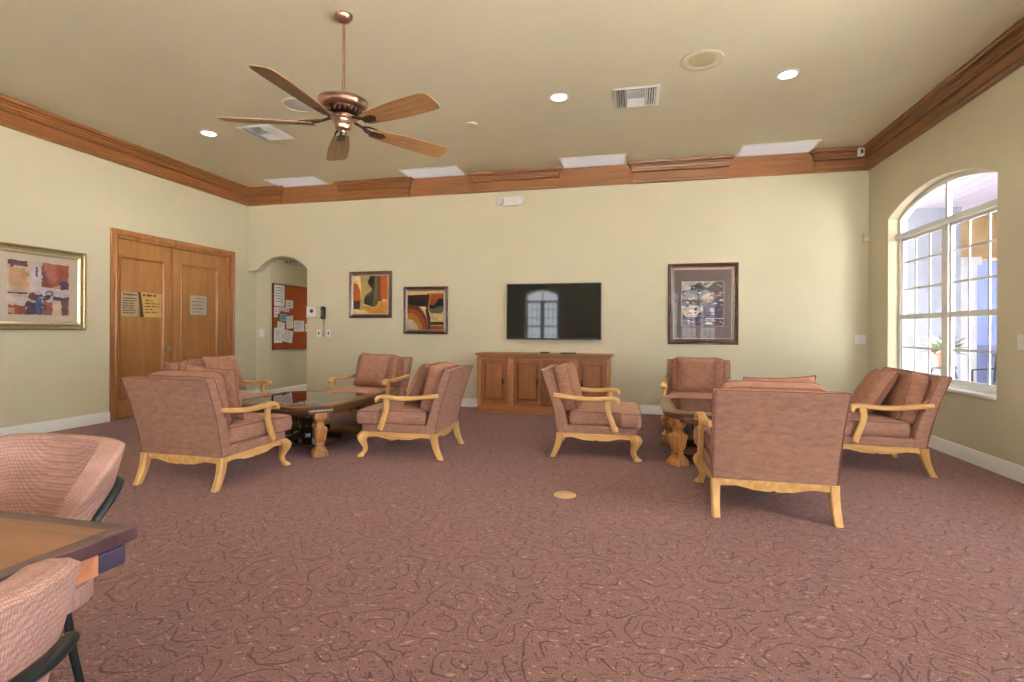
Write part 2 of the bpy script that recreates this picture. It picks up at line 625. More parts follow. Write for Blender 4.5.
def window(name, c, M, h=W_HALF):
    """two hung sashes under a fanlight; local frame (along, z, outward)"""
    root = MB()
    d0, d1 = .105, .165
    # outer frame: arch ring and jambs
    outer = [(c - h, W_BOT)] + arc_pts(c, h, W_SPR, W_TOP) + [(c + h, W_BOT)]
    inner = [(c - h + .05, W_BOT + .05)] + arc_pts(c, h - .05, W_SPR - .012, W_TOP - .05) + [(c + h - .05, W_BOT + .05)]
    n = len(outer)
    vs = [(p[0], p[1], d0) for p in outer] + [(p[0], p[1], d0) for p in inner] + [(p[0], p[1], d1) for p in outer] + [(p[0], p[1], d1) for p in inner]
    fs = []
    for i in range(n):
        j = (i + 1) % n
        fs += [(i, j, n + j, n + i), (2 * n + i, 3 * n + i, 3 * n + j, 2 * n + j), (n + i, n + j, 3 * n + j, 3 * n + i), (i, 2 * n + i, 2 * n + j, j)]
    root.add(vs, fs, 0, M)
    root.box((c - h + .0, 2.245, d0 - .03), (c + h, 2.30, d1), 0, M)            # transom
    root.box((c - .052, W_BOT + .04, d0 - .005), (c + .052, 2.26, d1), 0, M)       # mullion
    o = struct(root.build(name, M_WHITE, None, None, .004))
    b = MB()
    b.box((c - .018, 2.29, d0 + .01), (c + .018, W_TOP - .03, d1 - .01), 0, M)
    for s in (-1, 1):
        x0, x1 = sorted((c + s * .05, c + s * (h - .048)))
        b.box((x0, W_BOT + .045, d0 + .015), (x1, W_BOT + .105, d1 - .02), 0, M)   # bottom rail
        b.box((x0, 1.31, d0 + .0), (x1, 1.362, d1 - .01), 0, M)                    # meeting rail
        b.box((x0, 2.215, d0 + .015), (x1, 2.25, d1 - .02), 0, M)
        b.box((x0, W_BOT + .1, d0 + .015), (x0 + .028, 2.25, d1 - .02), 0, M)
        b.box((x1 - .028, W_BOT + .1, d0 + .015), (x1, 2.25, d1 - .02), 0, M)
    b.build('sash', M_WHITE, o)
    b = MB()
    for s in (-1, 1):
        x0, x1 = sorted((c + s * .05, c + s * (h - .048)))
        for k in (1, 2):
            x = x0 + (x1 - x0) * k / 3
            b.box((x - .011, W_BOT + .1, d0 + .025), (x + .011, 2.24, d1 - .025), 0, M)
        for z in (.987, 1.652, 1.965):
            b.box((x0, z - .011, d0 + .026), (x1, z + .011, d1 - .026), 0, M)
    b.build('glazing_bars', M_WHITE, o)
    g = MB()
    out = [(c - h + .02, W_BOT + .02)] + arc_pts(c, h - .02, W_SPR - .005, W_TOP - .02) + [(c + h - .02, W_BOT + .02)]
    g.add([(p[0], p[1], d0 + .035) for p in out], [tuple(range(len(out)))], 0, M)
    g.build('glass', M_GLASS, o)
    s = MB()
    s.box((c - h + .002, W_BOT + .001, -.018), (c + h - .002, W_BOT + .03, d0 + .02), 0, M)
    s.build('sill', M_WHITE, o, None, .004)
    return o


k = 1
for y in RIGHT_WINDOWS:
    window('window_%d' % k, y, M_RIGHT)
    k += 1
for x in FRONT_WINDOWS:
    window('window_%d' % k, x, M_FRONT, W_HALF_FRONT)
    k += 1

# ------------------------------------------------------------------ crown moulding
Z0 = 3.23
CROWN = [(.0, 3.23), (.040, 3.23), (.050, 3.238), (.052, 3.250), (.036, 3.256), (.036, 3.264), (.046, 3.268), (.050, 3.360), (.050, 3.366), (.026, 3.370),
         (.026, 3.380), (.058, 3.384), (.068, 3.394), (.070, 3.404), (.050, 3.409), (.050, 3.417), (.064, 3.421), (.066, 3.436), (.070, 3.448), (.088, 3.454),
         (.088, 3.462), (.070, 3.466), (.072, 3.474), (.098, 3.478), (.112, 3.490), (.114, 3.502), (.104, 3.506), (.106, 3.519), (.0, 3.519)]


def crown_run(name, pathf, mat):
    """pathf(p) gives the corner points of the run at projection p"""
    rs = []
    n = len(pathf(0))
    for i in range(n):
        rs.append([(pathf(p)[i][0], pathf(p)[i][1], z) for p, z in CROWN])
    return struct(MB().rings(rs).build(name, mat, None, 18))


crown_run('trim_1', lambda p: [(XL + p, YF), (XL + p, YB - p)], M_CROWN)
crown_run('trim_2', lambda p: [(XR - p, YB - p), (XR - p, YF)], M_CROWN)
SEG = [(None, -5.722), (-4.549, -3.434), (-2.288, -1.111), (.042, 1.196), (2.346, None)]
for i, (a, b) in enumerate(SEG):
    if a is None:
        f = lambda p, b=b: [(XL + p, YB - p), (b + p, YB - p), (b + p, YB)]
    elif b is None:
        f = lambda p, a=a: [(a - p, YB), (a - p, YB - p), (XR - p, YB - p)]
    else:
        f = lambda p, a=a, b=b: [(a - p, YB), (a - p, YB - p), (b + p, YB - p), (b + p, YB)]
    crown_run('trim_%d' % (3 + i), f, M_CROWNX)
for i in range(4):
    a, b = SEG[i][1], SEG[i + 1][0]
    struct(MB().box((a - .02, YB - .016, Z0 + .002), (b + .02, YB, ZC - .001)).build('trim_%d' % (8 + i), M_CROWNX, None, None, .002))


# ------------------------------------------------------------------ baseboards
def base_run(name, pts):
    """pts: wall line with the room on its left-hand side normal given as (nx, ny)"""
    (x0, y0), (x1, y1), (nx, ny) = pts
    prof = [(0, 0), (.016, 0), (.016, .098), (.012, .106), (.012, .112), (.006, .124), (0, .125)]
    rs = [[(x + nx * d, y + ny * d, z) for d, z in prof] for x, y in ((x0, y0), (x1, y1))]
    return struct(MB().rings(rs).build(name, M_WHITE, None, 30))


base_run('baseboard_left', ((XL, YF), (XL, DY0 - .077), (1, 0)))
base_run('baseboard_corner', ((XL, DY1 + .085), (XL, YB + WT + .05), (1, 0)))
base_run('baseboard_back', ((A1, YB), (XR, YB), (0, -1)))
base_run('baseboard_right', ((XR, YF), (XR, YB), (-1, 0)))
base_run('baseboard_hallway', ((HX, YB + WT + .05), (HX, HY1), (1, 0)))
base_run('baseboard_pier', ((XL, YB + WT + .05), (HX, YB + WT + .05), (0, -1)))

# ------------------------------------------------------------------ double door in the left wall
dr = MB()
dr.box((XL - .2, DY0, DZ - .03), (XL + .0015, DY1, DZ))
dr.box((XL - .2, DY0, 0), (XL + .0015, DY0 + .022, DZ))
dr.box((XL - .2, DY1 - .045, 0), (XL + .0015, DY1, DZ))
door = struct(dr.build('door_1', M_DOORTRIM, None, None, .003))
cs = MB()
CASE = [(.0, .0), (.022, .0), (.026, .012), (.020, .02), (.018, .055), (.024, .062), (.024, .08), (.0, .08)]


def casing_ring():
    rs = []
    for p, w_ in CASE:
        rs.append((XL + p, w_))
    path = []
    for c in range(4):
        ring = []
        for x, w_ in rs:
            y0, y1, z1 = DY0 + .004 - w_, DY1 - .004 + w_, DZ - .004 + w_
            ring.append(((x, y0, 0), (x, y0, z1), (x, y1, z1), (x, y1, 0))[c])
        path.append(ring)
    return path


MB().rings(casing_ring()).build('casing', M_DOORTRIM, door, 30)
LEAVES = [(DY0 + .024, 6.022, 5.262, 5.905), (6.034, 7.028, 6.188, 6.855)]
PZ0, PZ1 = .24, 2.085
LF = XL - .04
for i, (a, b, pa, pb) in enumerate(LEAVES):
    lf = MB()
    lf.box((LF - .04, a, .012), (LF, pa, DZ - .034))
    lf.box((LF - .04, pb, .012), (LF, b, DZ - .034))
    lf.box((LF - .04, pa, .012), (LF, pb, PZ0))
    lf.box((LF - .04, pa, PZ1), (LF, pb, DZ - .034))
    leaf = lf.build('door_leaf', M_DOOR, door, None, .002)
    MB().box((LF - .04, pa - .01, PZ0 - .01), (LF - .014, pb + .01, PZ1 + .01)).build('panel', M_DOOR, leaf)
    pm = MB()
    prof = [(-.014, .0), (.0, .0), (.009, .006), (.006, .014), (.001, .018), (-.004, .03), (-.014, .034)]
    rs = []
    for cy_, cz_, sy, sz in ((pa, PZ0, 1, 1), (pb, PZ0, -1, 1), (pb, PZ1, -1, -1), (pa, PZ1, 1, -1)):
        rs.append([(LF + p, cy_ + sy * (d - .008), cz_ + sz * (d - .008)) for p, d in prof])
    pm.rings(rs, 0, False, True)
    pm.build('panel_moulding', M_DOORTRIM, leaf, 30)
    if i == 0:
        h = MB()
        kz, ky = .875, 5.965
        h.lathe([(.036, 0), (.036, .008), (.016, .012), (.013, .045), (.016, .052)], 14, 0, Matrix.Translation((LF, ky, kz)) @ Matrix.Rotation(R(90), 4, 'Y'))
        h.tube([(LF + .045, ky, kz), (LF + .05, ky - .03, kz), (LF + .048, ky - .09, kz + .002)], [.013, .012, .010], 8)
        h.build('lever_handle', M_CHROME, leaf, 40)
MB().box((LF - .002, 6.018, .012), (LF + .012, 6.036, DZ - .036)).build('astragal', M_DOORTRIM, door, None, .003)


# ------------------------------------------------------------------ things on the door: notices
def sheet(name, label, cat, M, w_, h_, mats, lines, group=None, th=.002):
    """a sheet of paper w_ x h_ lying in local (x right, y up), lettering strokes in mats[1]"""
    b = MB().box((0, 0, 0), (w_, h_, th), 0, M)
    for (x, y, ww, hh) in lines:
        b.box((x * w_, y * h_, th), ((x + ww) * w_, (y + hh) * h_, th + .0006), 1, M)
    return tag(b.build(name, mats), label, cat, group)


def words_lines(rows, rnd, x0=.08, x1=.92):
    out = []
    for y, h in rows:
        x = x0
        end = x1 - rnd.random() * .25
        while x < end:
            ww = .05 + rnd.random() * .1
            out.append((x, y, min(ww, end - x + .02), h))
            x += ww + .03
    return out


M_LW = lambda y, z, x: Matrix(((0, 0, 1, x), (1, 0, 0, y), (0, 1, 0, z), (0, 0, 0, 1)))    # on a wall facing +x
rn = random.Random(3)
PX = LF - .0135
greyp = paint('grey parchment', 164, 146, 120, .8, .08)
yelp = paint('yellow parchment', 188, 154, 92, .8, .08)
brownink = paint('brown ink', 84, 66, 50, .8)
rows = [(.86, .07)] + [(.72 - i * .1, .045) for i in range(7)]
sheet('paper_notice', 'grey torn notice sheet taped inside the panel of the handled door leaf', 'notice', M_LW(5.292, 1.318, PX), .235, .315, [greyp, brownink],
      words_lines(rows, rn, .12, .95))
b = MB()
Mx = M_LW(5.292, 1.312, PX)
b.prism([(.262, .335), (.585, .32), (.585, .005), (.315, .0), (.298, .12), (.285, .22)], 0, .002, 0, Mx)
for (x, y, ww, hh) in words_lines([(.85, .08)], rn, .52, 1.0) + words_lines([(.66 - i * .12, .04) for i in range(5)], rn, .58, .98):
    b.box((x * .58, y * .33, .002), (min((x + ww), .99) * .58, (y + hh) * .33, .0027), 1, Mx)
tag(b.build('paper_notice', [yelp, brownink]), 'yellow parchment notice with slanted edge on the handled door leaf', 'notice')
b = MB()
b.prism([(.232, .325), (.268, .335), (.292, .2), (.318, .0), (.262, -.004), (.258, .16)], 0, .0028, 0, Mx)
tag(b.build('paper_strip', paint('dark brown strip', 74, 52, 36)), 'dark brown torn strip between the grey and yellow notices', 'notice')
sheet('paper_notice', 'small grey printed sheet on the door leaf nearer the arch', 'notice', M_LW(6.355, 1.37, PX), .30, .285,
      [paint('grey sheet', 168, 162, 148, .8, .05), paint('grey sheet ink', 100, 96, 92)],
      words_lines([(.66, .055), (.48, .055), (.3, .055)], rn, .1, .95) + [(.3, .84, .45, .04), (.2, .14, .5, .03)])

# ------------------------------------------------------------------ pictures
def frame_part(b, M, x0, z0, x1, z1, prof, mi=0):
    """mitred frame round a rectangle; prof: (inset from outer edge, height off the wall)"""
    rs = []
    for cx, cz, sx, sz in ((x0, z0, 1, 1), (x1, z0, -1, 1), (x1, z1, -1, -1), (x0, z1, 1, -1)):
        rs.append([tuple(M @ Vector((cx + sx * d, cz + sz * d, h))) for d, h in prof])
    b.rings(rs, mi, False, True)


def picture(name, label, M, w_, h_, fr, prof, lipprof, mats, mat_w, matboard, artmats, shapes, glass=True):
    """M maps (right, up, off the wall)"""
    root = thing(name, label, 'picture')
    root.matrix_world = M
    I = Matrix.Identity(4)
    b = MB()
    frame_part(b, I, 0, 0, w_, h_, prof)
    b.build('frame', mats[0], root, 25)
    b = MB()
    frame_part(b, I, fr * .62, fr * .62, w_ - fr * .62, h_ - fr * .62, lipprof)
    b.build('frame_lip', mats[1], root, 25)
    if matboard:
        MB().box((fr, fr, .004), (w_ - fr, h_ - fr, .010)).build('mat_board', matboard, root)
    a0 = fr + mat_w[0]
    b = MB()
    ax0, ax1, az0, az1 = fr + mat_w[0], w_ - fr - mat_w[0], fr + mat_w[1], h_ - fr - mat_w[1]
    if matboard:
        b.box((ax0 - .004, az0 - .004, .009), (ax1 + .004, az1 + .004, .0108), 0)
    z = .0112
    ww, hh = ax1 - ax0, az1 - az0
    b.poly([(ax0, az0, z), (ax1, az0, z), (ax1, az1, z), (ax0, az1, z)], 1)
    for i, (mi, pts) in enumerate(shapes):
        z += .0001
        b.poly([(ax0 + ww * p, az0 + hh * q, z) for p, q in pts], mi + 1)
    b.build('art_print', artmats, root, None, 0, 2, False)
    if glass:
        MB().poly([(fr * .7, fr * .7, .018), (w_ - fr * .7, fr * .7, .018), (w_ - fr * .7, h_ - fr * .7, .018), (fr * .7, h_ - fr * .7, .018)]).build('glass', M_PICGLASS, root)
    return root


def curve(pts, n=6):
    """smooth open Catmull-Rom through pts"""
    out = []
    P = [Vector(p) for p in pts]
    P = [P[0]] + P + [P[-1]]
    for i in range(1, len(P) - 2):
        for j in range(n):
            t = j / n
            a, b, c, d = P[i - 1], P[i], P[i + 1], P[i + 2]
            out.append(tuple(.5 * ((2 * b) + (c - a) * t + (2 * a - 5 * b + 4 * c - d) * t * t + (3 * b - a - 3 * c + d) * t ** 3)))
    out.append(tuple(P[-2]))
    return out


def blob(cx, cy, rx, ry, n=18, a0=0, a1=2 * PI):
    return [(cx + rx * math.cos(a0 + (a1 - a0) * i / n), cy + ry * math.sin(a0 + (a1 - a0) * i / n)) for i in range(n + (0 if abs(a1 - a0 - 2 * PI) < .01 else 1))]


def q(x0, y0, x1, y1):
    return [(x0, y0), (x1, y0), (x1, y1), (x0, y1)]


DARKPROF = [(0, .001), (0, .024), (.008, .034), (.018, .030), (.030, .034), (.042, .022), (.062, .020), (.062, .001)]
LIP = [(0, .012), (.002, .024), (.008, .026), (.016, .020), (.022, .012)]
OC = dict(cream=paint('art cream', 226, 200, 140), amber=paint('art amber', 204, 138, 60), orange=paint('art burnt orange', 176, 88, 34),
          rust=paint('art rust', 128, 56, 30), brown=paint('art umber', 62, 38, 30), olive=paint('art olive', 92, 88, 56), tan=paint('art tan', 180, 156, 96),
          plum=paint('art plum', 66, 36, 52), black=paint('art charcoal', 36, 30, 26), sage=paint('art sage', 112, 112, 78), pale=paint('art pale', 220, 206, 176))
MB_BACK = lambda x, z: Matrix(((1, 0, 0, x), (0, 0, -1, YB), (0, 1, 0, z), (0, 0, 0, 1)))   # (right, up, off wall)
W1, H1 = .736, .739
ks = list(OC)
mats1 = [OC['cream']] + [OC[n] for n in ks]
I_ = {n: i + 1 for i, n in enumerate(ks)}
sh1 = [(I_['amber'], q(0, .0, 1, .2)), (I_['cream'], q(0, .6, .3, 1)), (I_['orange'], [(0, .25), (.22, .3), (.2, .62), (.12, .78), (0, .82)]),
       (I_['plum'], q(0, .1, .2, .34)), (I_['tan'], [(.2, 1)] + curve([(.5, 1), (.44, .82), (.54, .64), (.36, .46), (.3, .3), (.3, .1)]) + [(.18, .1), (.24, .5)]),
       (I_['olive'], curve([(.5, 1), (.42, .82), (.54, .64), (.36, .5), (.3, .3), (.34, .24)]) + [(.62, .17), (.72, .24), (.72, 1)]),
       (I_['black'], curve([(.5, 1), (.43, .82), (.55, .62), (.46, .5), (.34, .42), (.32, .26)]) + [(.56, .18), (.6, .5), (.62, 1)]),
       (I_['sage'], q(.62, .36, .7, .98)), (I_['rust'], q(.71, .32, .84, 1)), (I_['orange'], [(.8, .38), (1, .36), (1, 1), (.8, 1)]),
       (I_['amber'], [(.62, .12), (.8, .3), (1, .34), (1, .2)]), (I_['cream'], [(0, 0), (.5, 0), (.3, .1), (0, .12)])]
picture('framed_picture', 'dark framed abstract print with tan and black curves, hung higher and nearer the arch', MB_BACK(-4.421, 1.346), W1, H1, .072, DARKPROF, LIP,
        [M_FRAME, M_FRAMELIP], (0, 0), None, [OC['cream']] + mats1, sh1)
sh2 = [(I_['cream'], q(0, .88, 1, 1)), (I_['amber'], q(.55, .5, 1, .96)), (I_['brown'], [(0, .9), (.62, .92), (.56, .5), (.5, .6), (0, .6)]),
       (I_['black'], [(0, .8), (.5, .76), (.54, .62), (.3, .6), (0, .66)]), (I_['rust'], [(0, .68)] + curve([(0, .66), (.3, .6), (.5, .36), (.6, 0)]) + [(0, 0)]),
       (I_['orange'], [(0, .56)] + curve([(0, .55), (.25, .5), (.44, .28), (.52, 0)]) + [(0, 0)]), (I_['amber'], [(0, .46)] + curve([(0, .44), (.2, .4), (.36, .2), (.42, 0)]) + [(0, 0)]),
       (I_['pale'], [(0, .28)] + curve([(0, .27), (.14, .24), (.26, .12), (.3, 0)]) + [(0, 0)]), (I_['plum'], [(.55, .62), (.64, .3), (.64, .0), (.6, 0), (.5, .5)]),
       (I_['orange'], [(.62, .5), (1, .5), (1, .92), (.66, .92)]), (I_['sage'], blob(.8, .54, .2, .16)), (I_['black'], [(.6, .66), (.74, .62), (.86, .8), (1, .8), (1, .6), (.86, .6), (.74, .54), (.62, .56)]),
       (I_['cream'], q(.66, .2, 1, .42)), (I_['brown'], q(.64, .12, 1, .2)), (I_['orange'], q(.64, 0, 1, .1))]
picture('framed_picture', 'dark framed square abstract print with orange arc, hung lower beside the television', MB_BACK(-3.484, 1.095), .731, .735, .072, DARKPROF, LIP,
        [M_FRAME, M_FRAMELIP], (0, 0), None, [OC['cream']] + mats1, sh2)
# framed landscape print with a wide grey mat, right of the television
grey = paint('grey mat board', 128, 112, 108, .7, .03)
SC = [paint('scene sky', 200, 196, 190), paint('scene grey leaves', 112, 100, 96, .6, .5, 60), paint('scene pale roof', 196, 168, 150, .6, .3, 40), paint('scene blue', 82, 84, 120, .6, .4, 50),
      paint('scene violet', 98, 78, 104, .6, .4, 50), paint('scene dark', 62, 56, 66, .6, .5, 70), paint('scene white', 224, 216, 208)]
sh3 = [(0, q(0, .6, 1, 1)), (1, curve([(0, .8), (.2, .82), (.42, .98), (.6, .86), (.8, 1)]) + [(1, 1), (1, .5), (0, .45)]), (5, blob(.36, .8, .16, .14)), (2, blob(.62, .62, .14, .1)),
       (2, curve([(0, .38), (.2, .44), (.5, .34)]) + [(.5, .2), (.0, .22)]), (6, blob(.3, .32, .12, .07)), (3, q(.5, .18, 1, .52)), (3, q(0, 0, .4, .2)), (4, q(.86, .2, 1, .7)),
       (5, q(.52, .2, .64, .42)), (4, q(.3, 0, 1, .16)), (2, blob(.72, .36, .06, .05)), (1, blob(.2, .6, .18, .12)), (5, blob(.48, .22, .1, .1)), (6, blob(.66, .06, .1, .03))]
rp = random.Random(8)
for k in range(150):                       # leaf and grass dabs of the print
    u_, v_ = rp.random(), rp.random()
    if v_ > .55:
        m_ = rp.choice([1, 5, 1, 2, 0, 6])
    else:
        m_ = rp.choice([3, 4, 5, 2, 6, 1])
    r_ = .008 + rp.random() * .028
    sh3.append((m_, [(min(1, max(0, x)), min(1, max(0, y))) for x, y in blob(u_, v_, r_ * (1 + rp.random()), r_ * .6, 6)]))
picture('framed_picture', 'large dark frame with grey mat round a small house print', MB_BACK(.473, .982), .911, 1.108, .085, [(0, .001), (0, .026), (.010, .036), (.022, .030), (.034, .036), (.05, .026), (.072, .022), (.072, .001)], LIP,
        [M_FRAME, M_FRAMELIP], (.10, .165), grey, [paint('white print edge', 226, 220, 214)] + [SC[0]] + SC, [(m_ + 1, p_) for m_, p_ in sh3])
# gilt framed abstract on the left wall
V_ = dict(vary=.22, scale=9)
c_ = [paint('wash white', 226, 212, 208, **V_), paint('wash peach', 212, 170, 136, **V_), paint('wash terracotta', 174, 104, 86, **V_), paint('wash rose', 186, 122, 106, **V_), paint('wash violet', 116, 90, 110, **V_),
      paint('wash blue', 108, 122, 158, **V_), paint('wash cream', 224, 202, 180, **V_), paint('wash slate', 128, 100, 106, **V_)]
rw = random.Random(21)


def rough(x0, y0, x1, y1, a=.018, n=5):
    """a brushed patch: rectangle with wandering edges"""
    c = [(x0, y0), (x1, y0), (x1, y1), (x0, y1)]
    out = []
    for i in range(4):
        (ax, ay), (bx, by) = c[i], c[(i + 1) % 4]
        for k in range(n):
            t = k / n
            out.append((min(1, max(0, ax + (bx - ax) * t + rw.uniform(-a, a))), min(1, max(0, ay + (by - ay) * t + rw.uniform(-a, a)))))
    return out


sh4 = [(6, rough(0, .42, .38, 1)), (1, rough(.04, .5, .3, .84, .04)), (6, rough(.02, .42, .36, .54, .03)), (4, rough(0, .9, .3, 1)), (7, rough(.06, .88, .24, .95, .03)), (0, rough(.36, .5, .54, 1)), (5, rough(.43, .72, .47, .9, .01)),
       (2, rough(.54, .52, 1, 1)), (3, rough(.6, .6, .8, .98, .04)), (7, rough(.54, .66, .6, .84, .03)), (4, rough(.82, .52, 1, .66, .03)), (1, rough(.72, .52, .84, .58, .03)), (7, rough(.0, .38, .3, .41, .01)), (6, rough(.0, .18, .38, .36)), (0, rough(.04, .2, .32, .32, .03)),
       (0, rough(.34, .38, 1, .5)), (7, rough(.34, .3, .54, .4, .04)), (2, rough(0, 0, .28, .17)), (1, rough(.02, .02, .1, .12, .02)), (4, rough(.28, 0, .54, .24, .03)), (5, rough(.44, .02, .52, .3, .02)), (3, rough(.54, 0, .72, .26)), (4, rough(.56, .08, .6, .2, .02)), (6, rough(.72, 0, .86, .3, .02)),
       (2, rough(.86, 0, 1, .34)), (7, rough(.88, .06, .98, .26, .04)), (4, rough(.72, .29, 1, .36, .02)), (5, blob(.54, .33, .09, .035)), (0, blob(.54, .33, .05, .015)), (5, blob(.66, .42, .07, .05)), (0, blob(.655, .415, .045, .03)), (4, rough(.58, .28, .66, .36, .03))]
picture('framed_picture', 'gilt framed pale abstract print by the double door', Matrix(((0, 0, 1, XL), (1, 0, 0, 3.838), (0, 1, 0, 1.135), (0, 0, 0, 1))), .962, .905, .094,
        [(0, .001), (0, .03), (.008, .038), (.02, .036), (.032, .026), (.056, .022), (.07, .024), (.07, .001)], [(0, .014), (.004, .028), (.012, .03), (.026, .022), (.036, .012)],
        [M_GOLD, M_GOLD2], (.088, .07), paint('ivory mat board', 222, 208, 192, .7, .02), [c_[0], c_[0]] + c_, [(m_ + 1, p_) for m_, p_ in sh4])

# ------------------------------------------------------------------ television
tv = thing('television', 'black flat screen television on the wall above the long cabinet', 'television', (-1.123, YB, 1.03))
MB().box((-.69, -.075, 0), (.69, -.04, .815)).build('bezel', M_BLACK, tv, None, .004)
MB().box((-.675, -.0765, .022), (.675, -.074, .80)).build('screen', M_SCREEN, tv)
MB().box((-.25, -.045, .2), (.25, 0, .6)).build('wall_mount', M_BLACK, tv)
MB().box((.56, -.0772, .006), (.64, -.075, .014)).build('badge', paint('badge grey', 130, 130, 134, .4, .05), tv)

# ------------------------------------------------------------------ console cabinet under the television
cb = thing('media_cabinet', 'long brown wooden cabinet with carved pilasters beneath the television', 'cabinet', (-1.215, 7.0, 0))
CW = .955
b = MB()
b.box((-.92, .045, .10), (.92, .452, .79))
body = b.build('body', M_CABINET, cb, None, .003)
b = MB()
for z0, z1, g in ((.785, .80, .0), (.80, .812, .012), (.812, .838, .03)):
    b.box((-.925 - g, .02 - g, z0), (.925 + g, .455, z1))
b.build('top', M_CABINET, cb, None, .005)
b = MB()
for z0, z1, g in ((0, .07, .02), (.07, .085, .01), (.085, .10, .0)):
    b.box((-.925 - g, .02 - g, z0), (.925 + g, .455, z1))
b.build('plinth', M_CABINET, cb, None, .005)
DOORS = [(-.865, -.525, 1), (-.435, -.085, 1), (.0 - .075, .43 - .085, -1), (.435, .865, -1)]
DOORS = [(-.865, -.50, 1), (-.395, -.012, 1), (.012, .395, -1), (.50, .865, -1)]
for x0, x1, s in DOORS:
    b = MB()
    for lo, hi in (((x0, .012, .135), (x0 + .045, .046, .755)), ((x1 - .045, .012, .135), (x1, .046, .755)), ((x0 + .045, .012, .135), (x1 - .045, .046, .185)), ((x0 + .045, .012, .705), (x1 - .045, .046, .755))):
        b.box(lo, hi)
    d = b.build('door', M_CABDOOR, cb, None, .003)
    b = MB()
    b.box((x0 + .045, .028, .185), (x1 - .045, .05, .705))
    b.box((x0 + .062, .014, .205), (x1 - .062, .03, .685))
    b.build('raised_panel', M_CABDOOR, d, None, .008)
    kx = x1 - .05 if s > 0 else x0 + .05
    b = MB()
    b.lathe([(.016, 0), (.016, .004), (.006, .006), (.005, .018)], 12, 0, Matrix.Translation((kx, .006, .47)) @ Matrix.Rotation(R(90), 4, 'X'))
    b.lathe([(.004, 0), (.007, -.015), (.012, -.04), (.013, -.055), (.006, -.066), (.002, -.068)], 12, 0, Matrix.Translation((kx, -.012, .47)))
    b.build('drop_pull', M_IRON, d, 40)
for x in (-.905, -.4475, .4475, .905):
    b = MB()
    wd = .018 if abs(x) > .8 else .03
    b.box((x - wd - .008, .022, .115), (x + wd + .008, .046, .775))
    n = 22
    for i in range(n):                                    # carved leaf scroll
        z = .15 + i * .6 / n
        sgn = -1 if i % 2 else 1
        b.lathe([(.0005, -.016), (wd * .62, -.009), (wd * .8, 0), (wd * .62, .009), (.0005, .016)], 10, 0,
                Matrix.Translation((x + sgn * wd * .25, .018, z)) @ Matrix.Rotation(sgn * R(38), 4, 'Y') @ Matrix.Diagonal((1.15, .9, 1.3, 1)))
    b.build('carved_pilaster', M_CARVE, cb, 50)

# small things on the cabinet
b = MB()
b.box((-.06, -.035, 0), (.06, .035, .022)).box((-.05, -.037, .006), (.02, -.034, .016))
o = b.build('receiver_box', M_BLACK, None, None, .003)
o.location = (-1.20, 7.17, .838)
tag(o, 'small black receiver box on the cabinet top below the television', 'box')
rm = thing('remote_control', 'black remote control lying on the cabinet beside the receiver box', 'remote control', (-.905, 7.15, .838), R(70))
MB().box((-.022, -.075, 0), (.022, .075, .017)).build('casing', M_BLACK, rm, None, .005, 3)
b = MB()
for i in range(5):
    for j in range(3):
        b.box((-.014 + j * .011, -.055 + i * .02, .017), (-.007 + j * .011, -.045 + i * .02, .019))
b.build('buttons', paint('grey rubber', 110, 110, 114), rm)
rm2 = copy_tree(rm)
rm2.location, rm2.rotation_euler = (-.84, 7.2, .838), (0, 0, R(95))
rm2['label'] = 'second black remote control, set nearest the cabinet end past the first remote'

# ------------------------------------------------------------------ armchairs
def cushion(outline, t, crown=.03, bulge=.008):
    """boxed cushion over a star-shaped outline, z from 0 to t (+crown); also returns piping paths"""
    n = len(outline)
    cx = sum(p[0] for p in outline) / n
    cy = sum(p[1] for p in outline) / n

    def ins(p, d):
        v = Vector((p[0] - cx, p[1] - cy))
        l = v.length
        v = v * max(0, (l - d) / l)
        return (cx + v.x, cy + v.y)
    rs = []
    for sc_, z in ((.30, -.3), (.7, -.18), (.93, -.05)):
        rs.append([(cx + (p[0] - cx) * sc_, cy + (p[1] - cy) * sc_, z * .05) for p in outline])
    for d, z in ((.012, 0), (.002, .012), (-bulge * .7, .3 * t), (-bulge, .5 * t), (-bulge * .7, .7 * t), (.002, t - .012), (.012, t)):
        rs.append([ins(p, d) + (z,) for p in outline])
    for sc_, z in ((.93, .22), (.82, .5), (.62, .78), (.38, .94), (.12, 1.0)):
        rs.append([(cx + (p[0] - cx) * sc_, cy + (p[1] - cy) * sc_, t + crown * z) for p in outline])
    pip = [[ins(p, .003) + (z,) for p in outline] for z in (.006, t - .004)]
    return rs, pip


def superrect(w_, h_, n=2.0, k=40, e=5.0):
    out = []
    for i in range(k):
        a = 2 * PI * i / k
        c, s = math.cos(a), math.sin(a)
        out.append((w_ / 2 * math.copysign(abs(c) ** (2 / e), c), h_ / 2 * math.copysign(abs(s) ** (2 / e), s)))
    return out


